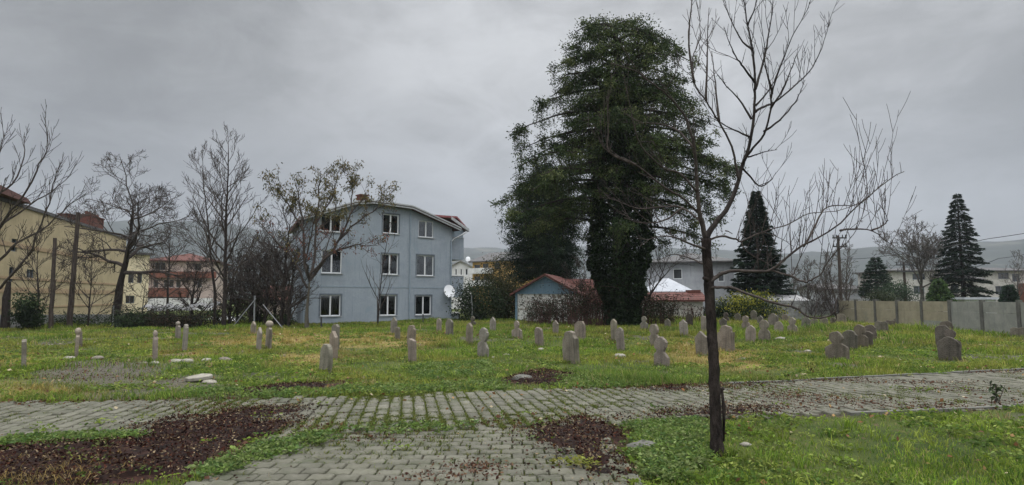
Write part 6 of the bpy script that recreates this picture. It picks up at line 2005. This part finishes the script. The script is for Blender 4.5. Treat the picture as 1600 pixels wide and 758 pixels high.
def bush(name, px, Y, py_top, py_bot, wpx, label, cols, seed, n_=2600, leaf=(.10, .2), depth=1.0, group=None, cat='bush', root=None):
    b = at(px, 465, Y); b.z = gzs(b.x, b.y)
    t = root or thing(name, b, label, cat, group)
    if root: b = Vector(root['_off'])
    rs2 = np.random.default_rng(seed); r2 = random.Random(seed)
    zt, zb = at(px, py_top, Y).z, max(-.05, at(px, py_bot, Y).z)
    W = wpx / 2 * Y / F; Hh = zt - zb
    L_ = Leaves(); mb = MB()
    nc = max(6, int(n_ / 130))
    for k in range(nc):
        a = r2.uniform(0, 6.283); u = math.sqrt(r2.random()); ph = r2.random()
        c = np.array((b.x + math.cos(a) * W * u * .85, b.y + math.sin(a) * W * u * .8 * depth, zb + Hh * (.12 + .78 * ph * math.sqrt(max(0.05, 1 - u * u * .75)))))
        mb.tube([(b.x + r2.uniform(-.2, .2) * W, b.y, b.z - .1), ((c[0] + b.x) / 2, (c[1] + b.y) / 2, c[2] * .6), tuple(c)], [.03, .02, .008], 3, False)
        m_ = int(130); s_ = W * .26 + .06
        P_ = c + rs2.normal(0, 1, (m_, 3)) * np.array((s_, s_, min(s_, Hh * .2)))
        P_[:, 2] = np.clip(P_[:, 2], b.z + .02, zt + .1 + .2 * rs2.random(m_))
        base = np.array(cols[r2.randrange(len(cols))]) * r2.uniform(.75, 1.25)
        L_.add(P_, rdir(rs2, m_) + np.array((0, 0, -.2)), rs2.uniform(*leaf, m_), rs2.uniform(leaf[0] * .5, leaf[1] * .5, m_), base * rs2.uniform(.65, 1.4, (m_, 1)))
    mb.build('stems', M['bark_dark'], t)
    link('foliage', L_.mesh('foliage', M['leaf'], rs2, tuple(b)), t)
    return t


DK = [(.018, .030, .014), (.026, .040, .018), (.034, .050, .022), (.014, .022, .012)]
BR = [(.030, .022, .015), (.022, .022, .012), (.042, .028, .019), (.018, .016, .011)]
bush('ivy_bush', 45, 30.5, 453, 515, 34, 'dark ivy-covered stump between the left edge and the wooden poles', DK, 61, 2600)
bush('hedge', 752, 43, 440, 500, 75, 'dark ivy hedge between the blue house and the old shed', DK, 62, 6500)
bush('hedge', 792, 44.5, 425, 500, 62, 'taller brownish green hedge bush leaning on the shed', [(.03, .036, .016), (.045, .042, .02), (.024, .03, .014), (.06, .05, .025)], 63, 6500)
bush('shrub', 780, 50, 400, 470, 56, 'olive leafy shrub tree in front of the ochre house', [(.045, .045, .02), (.06, .055, .025), (.035, .036, .018)], 64, 4200)
yb_ = bush('yellow_bush', 1176, 41.0, 460, 500, 92, 'bush with yellow-green leaves on top behind the rear gravestones', [(.022, .036, .014), (.03, .048, .016), (.022, .034, .014), (.25, .24, .03)], 65, 7000, (.10, .19))
bush('sprays', 1172, 41.0, 456, 474, 72, '', [(.24, .24, .03), (.30, .28, .04), (.16, .18, .03)], 66, 900, (.10, .18), .5, root=yb_)
bush('dark_bush', 1120, 42.3, 468, 500, 40, 'dark low bush hidden behind the bare tree trunk', DK, 67, 2600)
bush('bush', 1402, 55, 441, 472, 56, 'dark green rounded bush over the panel fence', [(.028, .046, .028), (.036, .056, .03), (.022, .036, .022)], 68, 3600)
bush('bush', 1376, 50, 452, 474, 34, 'olive bush under the small dark conifer', [(.035, .045, .026), (.045, .055, .03)], 69, 1800)
bush('bush', 1258, 46, 470, 498, 60, 'grey brown leafless thicket behind the block wall', BR, 70, 2400)
bush('scrub', 285, 32.3, 474, 512, 90, 'dark scrub growing over the sagging netting fence', DK + BR, 71, 4200, (.06, .14))
bush('scrub', 212, 32.0, 484, 512, 66, 'dark leafy scrub at the foot of the netting right of the dark tree', DK, 72, 2600, (.06, .14))
bush('scrub', 405, 38, 436, 512, 84, 'dark tangled thicket behind the braced fence post', BR + DK, 73, 5600, (.06, .13))
bush('scrub', 447, 36.5, 478, 512, 30, 'brown thicket against the left corner of the blue house', BR + DK, 74, 1800, (.06, .13))
bush('scrub', 345, 38, 476, 512, 50, 'dark thicket between the slim pair of trees', BR + DK, 75, 2000, (.06, .13))
bush('scrub', 110, 33.5, 486, 515, 110, 'low weeds and scrub along the dark garden wall', DK + [(.05, .07, .02)], 76, 2600, (.06, .13), .4)
bush('shrub', 384, 26.5, 541, 556, 20, 'small dark heather-like shrub in the meadow right of the fieldstone row', [(.03, .03, .024), (.045, .04, .028), (.025, .035, .02)], 77, 700, (.04, .08), group=None)
# brambles under the pine
def brambles(px, Y, wpx, h, label, seed, n_=90, col=('bark_dark', 'twig'), leaves=900, cols=BR):
    b = at(px, 465, Y); b.z = gzs(b.x, b.y); t = thing('bramble', b, label, 'bramble', 'brambles under the giant pine')
    r2 = random.Random(seed); rs2 = np.random.default_rng(seed); W = wpx / 2 * Y / F; mb = MB(); L_ = Leaves(); pts_ = []
    for k in range(n_):
        p = Vector((b.x + r2.uniform(-W, W), b.y + r2.uniform(-.8, .8), -.05)); hh = h * r2.uniform(.35, 1.15)
        a = r2.uniform(0, 6.283); rch = r2.uniform(.2, 1.1) * hh
        P_ = [p + Vector((math.cos(a) * rch * t * t, math.sin(a) * rch * t * t, hh * math.sin(min(1, t * 1.15) * 1.9))) + Vector((r2.gauss(0, .04), r2.gauss(0, .04), 0)) for t in [i / 6 for i in range(7)]]
        mb.tube(P_, [.016, .015, .013, .012, .010, .009, .007], 3, False); pts_ += [tuple(q) for q in P_[2:]]
    P_ = np.array(pts_); ii = rs2.integers(0, len(P_), leaves)
    L_.add(P_[ii] + rs2.normal(0, .14, (leaves, 3)), rdir(rs2, leaves), rs2.uniform(.06, .13, leaves), rs2.uniform(.04, .08, leaves), tints(rs2, leaves, cols, .4))
    mb.build('stems', M['bramble'], t); link('foliage', L_.mesh('foliage', M['leaf'], rs2, tuple(b)), t)


M['bramble'] = pm('bramble_stem', (.05, .028, .026), (.10, .055, .048), 9, .9, .2)
brambles(880, 36.5, 80, 1.5, 'reddish brown brambles in front of the old shed', 81, 150, leaves=3200, cols=BR + DK)
brambles(925, 34.5, 70, 2.3, 'dense dark brambles at the left foot of the giant pine', 82, 150, leaves=4200, cols=DK + BR)
brambles(1010, 34.2, 80, 1.6, 'dark brambles and shoots at the right foot of the giant pine', 83, 150, leaves=4200, cols=DK + BR)
brambles(1062, 38.5, 60, 1.1, 'thin bramble shoots in front of the low annex', 84, 60, leaves=300)
brambles(838, 38.8, 40, 1.3, 'leafy brambles climbing the peeling shed wall', 85, 60, leaves=1100, cols=DK)
bare_tree('bare_tree', 1000, 500, 35.5, [(1010, 470, 0), (1030, 440, 0), (1048, 420, 0)], .09, 'bare leaning sapling spreading right from the pine foot', dict(P_SPREAD, levels=2, kids=[5, 4]), 10, 131, limb_from=.3, limb_len=(.7, .5), limb_ang=(20, 55))
bare_tree('bare_tree', 900, 500, 37, [(905, 470, 0), (912, 440, 0), (916, 420, 0)], .06, 'thin bare sapling in front of the red tiled shed roof', dict(P_UPRIGHT, levels=2), 8, 132, limb_from=.25, limb_len=(.6, .4))
# single weed stalks
def weed(px, py, h, label, seed, cols):
    p = ground(px, py); t = thing('weed', p, label, 'weed', 'tall weeds at the path'); r2 = random.Random(seed); rs2 = np.random.default_rng(seed)
    mb = MB(); L_ = Leaves()
    for k in range(5):
        e = p + Vector((r2.gauss(0, .06), r2.gauss(0, .06), h * r2.uniform(.6, 1)))
        mb.tube([p - Vector((0, 0, .03)), p.lerp(e, .5) + Vector((r2.gauss(0, .01), 0, 0)), e], [.006, .005, .003], 4, False)
        m_ = 9; tt = rs2.uniform(.2, 1, m_); L_.add(np.array(p)[None] * (1 - tt[:, None]) + np.array(e)[None] * tt[:, None], rdir(rs2, m_) + np.array((0, 0, .3)), .09, .035, tints(rs2, m_, cols, .3))
    mb.build('stems', M['twig'], t); link('leaves', L_.mesh('leaves', M['leaf'], rs2, tuple(p)), t)


weed(1558, 632, .32, 'dark upright weed growing at the right end of the path edge', 1, [(.05, .07, .03), (.035, .05, .025)])
weed(1265, 583, .34, 'pale yellow withered weed in the grass left of the slanting gravestone row', 2, [(.35, .34, .10), (.28, .30, .08)])
# ------------------------------------------------------------------ hills far off
n_a, n_r = 260, 26
az = np.linspace(R(-75), R(75), n_a); rr_ = np.linspace(500, 2600, n_r)
A, RR = np.meshgrid(az, rr_)
xx, yy = RR * np.sin(A), RR * np.cos(A)
prof = 112 + 30 * sstep(.1, -.5, A) - 24 * sstep(.2, .55, A) + 40 * fbm(A * 900 + 500, A * 0, 190, 201) 
zz = prof * sstep(520, 1700, RR) * (.8 + .4 * fbm(xx, yy, 260, 202)) - 3 + 18 * (fbm(xx, yy, 60, 203) - .5) * sstep(520, 900, RR)
ii = (np.arange(n_r - 1)[:, None] * n_a + np.arange(n_a - 1)[None, :]).ravel()
o = link('hills', npmesh('hills', np.stack([xx.ravel(), yy.ravel(), zz.ravel()], 1), [np.stack([ii, ii + 1, ii + n_a + 1, ii + n_a], 1)], None, M['hill'], True))
o['kind'] = 'structure'

# ------------------------------------------------------------------ air
mb = MB(); mb.box(-2900, 2900, -300, 2800, -5.0, 420)
m, nt, out = _nt('damp_air')
pv = N(nt, 'ShaderNodeVolumePrincipled')
pv.inputs['Color'].default_value = (.57, .60, .65, 1); pv.inputs['Density'].default_value = HAZE
pv.inputs['Anisotropy'].default_value = 0.1
nt.links.new(pv.outputs[0], out.inputs['Volume'])
hz = mb.build('haze', m); hz['kind'] = 'stuff'
tag(hz, 'thin grey damp air fading the far hills', 'haze')

# ------------------------------------------------------------------ sky, sun, camera
SUN_EL, SUN_AZ = R(46), R(8)     # behind the clouds ahead, a little to the right
w = bpy.data.worlds.new('World'); SC.world = w; w.use_nodes = True
nt = w.node_tree; L = nt.links
for n in list(nt.nodes): nt.nodes.remove(n)
out = nt.nodes.new('ShaderNodeOutputWorld'); bg = nt.nodes.new('ShaderNodeBackground'); L.new(bg.outputs[0], out.inputs[0])
bg.inputs[1].default_value = .1
sky = nt.nodes.new('ShaderNodeTexSky'); sky.sky_type = 'NISHITA'; sky.sun_disc = False
sky.sun_elevation = SUN_EL; sky.sun_rotation = SUN_AZ
tc = nt.nodes.new('ShaderNodeTexCoord')
G = tc.outputs['Generated']


def vmath(op, a, b):
    n = nt.nodes.new('ShaderNodeVectorMath'); n.operation = op
    for s, v in zip(n.inputs, (a, b)):
        if isinstance(v, bpy.types.NodeSocket): L.new(v, s)
        else: s.default_value = v
    return n.outputs['Value'] if op == 'DOT_PRODUCT' else n.outputs[0]


def mth(op, a, b=0.0):
    n = nt.nodes.new('ShaderNodeMath'); n.operation = op
    for s, v in zip(n.inputs, (a, b)):
        if isinstance(v, bpy.types.NodeSocket): L.new(v, s)
        else: s.default_value = v
    return n.outputs[0]


def mrange(v, a, b, c, d):
    n = nt.nodes.new('ShaderNodeMapRange'); n.interpolation_type = 'SMOOTHSTEP'
    L.new(v, n.inputs[0])
    for i, q in enumerate((a, b, c, d)): n.inputs[i + 1].default_value = q
    return n.outputs[0]


nv = vmath('NORMALIZE', G, (0, 0, 0))
sx = nt.nodes.new('ShaderNodeSeparateXYZ'); L.new(nv, sx.inputs[0])
sd = Vector((math.sin(R(13)) * math.cos(R(25)), math.cos(R(13)) * math.cos(R(25)), math.sin(R(25))))
glow = vmath('DOT_PRODUCT', nv, tuple(sd))
lobe = mrange(glow, .79, 1.0, 0, 1)
hor = mrange(sx.outputs[2], .03, .36, 0, 1)
zen = mrange(sx.outputs[2], .42, .95, 0, 1)
back = mrange(sx.outputs[1], .3, -.6, 0, 1)
# cloud billows, flattened towards the horizon
st = vmath('MULTIPLY', nv, (1.0, 1.0, 1.9))
c1 = noise(nt, st, 2.1, 7, .55, .4)
st2_ = vmath('MULTIPLY', nv, (1.2, 1.0, 2.3)); c2 = noise(nt, st2_, 5.5, 8, .58, .5)
cl = mth('ADD', mth('MULTIPLY', c1, .68), mth('MULTIPLY', c2, .32))
cl = mrange(cl, .36, .64, .66, 1.2)
base = mth('ADD', mth('ADD', S_BASE, mth('MULTIPLY', hor, S_HOR)), mth('MULTIPLY', lobe, S_LOBE))
base = mth('ADD', base, mth('ADD', mth('MULTIPLY', zen, S_ZEN), mth('MULTIPLY', back, S_BACK)))
val = mth('MULTIPLY', base, cl)
cc = nt.nodes.new('ShaderNodeCombineColor')
L.new(mth('MULTIPLY', val, .965), cc.inputs[0]); L.new(mth('MULTIPLY', val, .985), cc.inputs[1]); L.new(mth('MULTIPLY', val, 1.02), cc.inputs[2])
hcol = mixc(nt, hor, (.95, .985, 1.05), (1, 1, 1))
colr = mixc(nt, 1.0, cc.outputs[0], hcol, 'MULTIPLY')
L.new(mixc(nt, .97, sky.outputs[0], colr), bg.inputs[0])

sl = bpy.data.lights.new('sun', 'SUN'); sl.energy = SUN_E; sl.angle = R(40); sl.color = (1, .97, .92)
so = bpy.data.objects.new('sun', sl); COL.objects.link(so)
so.rotation_euler = (Vector((-math.sin(SUN_AZ) * math.cos(SUN_EL), -math.cos(SUN_AZ) * math.cos(SUN_EL), -math.sin(SUN_EL)))).to_track_quat('-Z', 'Y').to_euler()

cam = bpy.data.cameras.new('camera'); cam.lens = 36 * F / 1600; cam.sensor_width = 36; cam.clip_end = 8000; cam.clip_start = .05
co_ = bpy.data.objects.new('camera', cam); COL.objects.link(co_)
co_.location = (0, 0, H); co_.rotation_euler = (math.pi / 2 + PIT, 0, 0)
SC.camera = co_
vs = SC.view_settings; vs.view_transform = 'Standard'; vs.look = 'None'; vs.gamma = 1; vs.use_curve_mapping = False; vs.exposure = EXPO
for o in SC.objects:
    if '_off' in o: del o['_off']
cy = SC.cycles
cy.max_bounces = 8; cy.diffuse_bounces = 3; cy.glossy_bounces = 2; cy.transmission_bounces = 4; cy.transparent_max_bounces = 8; cy.volume_bounces = 1
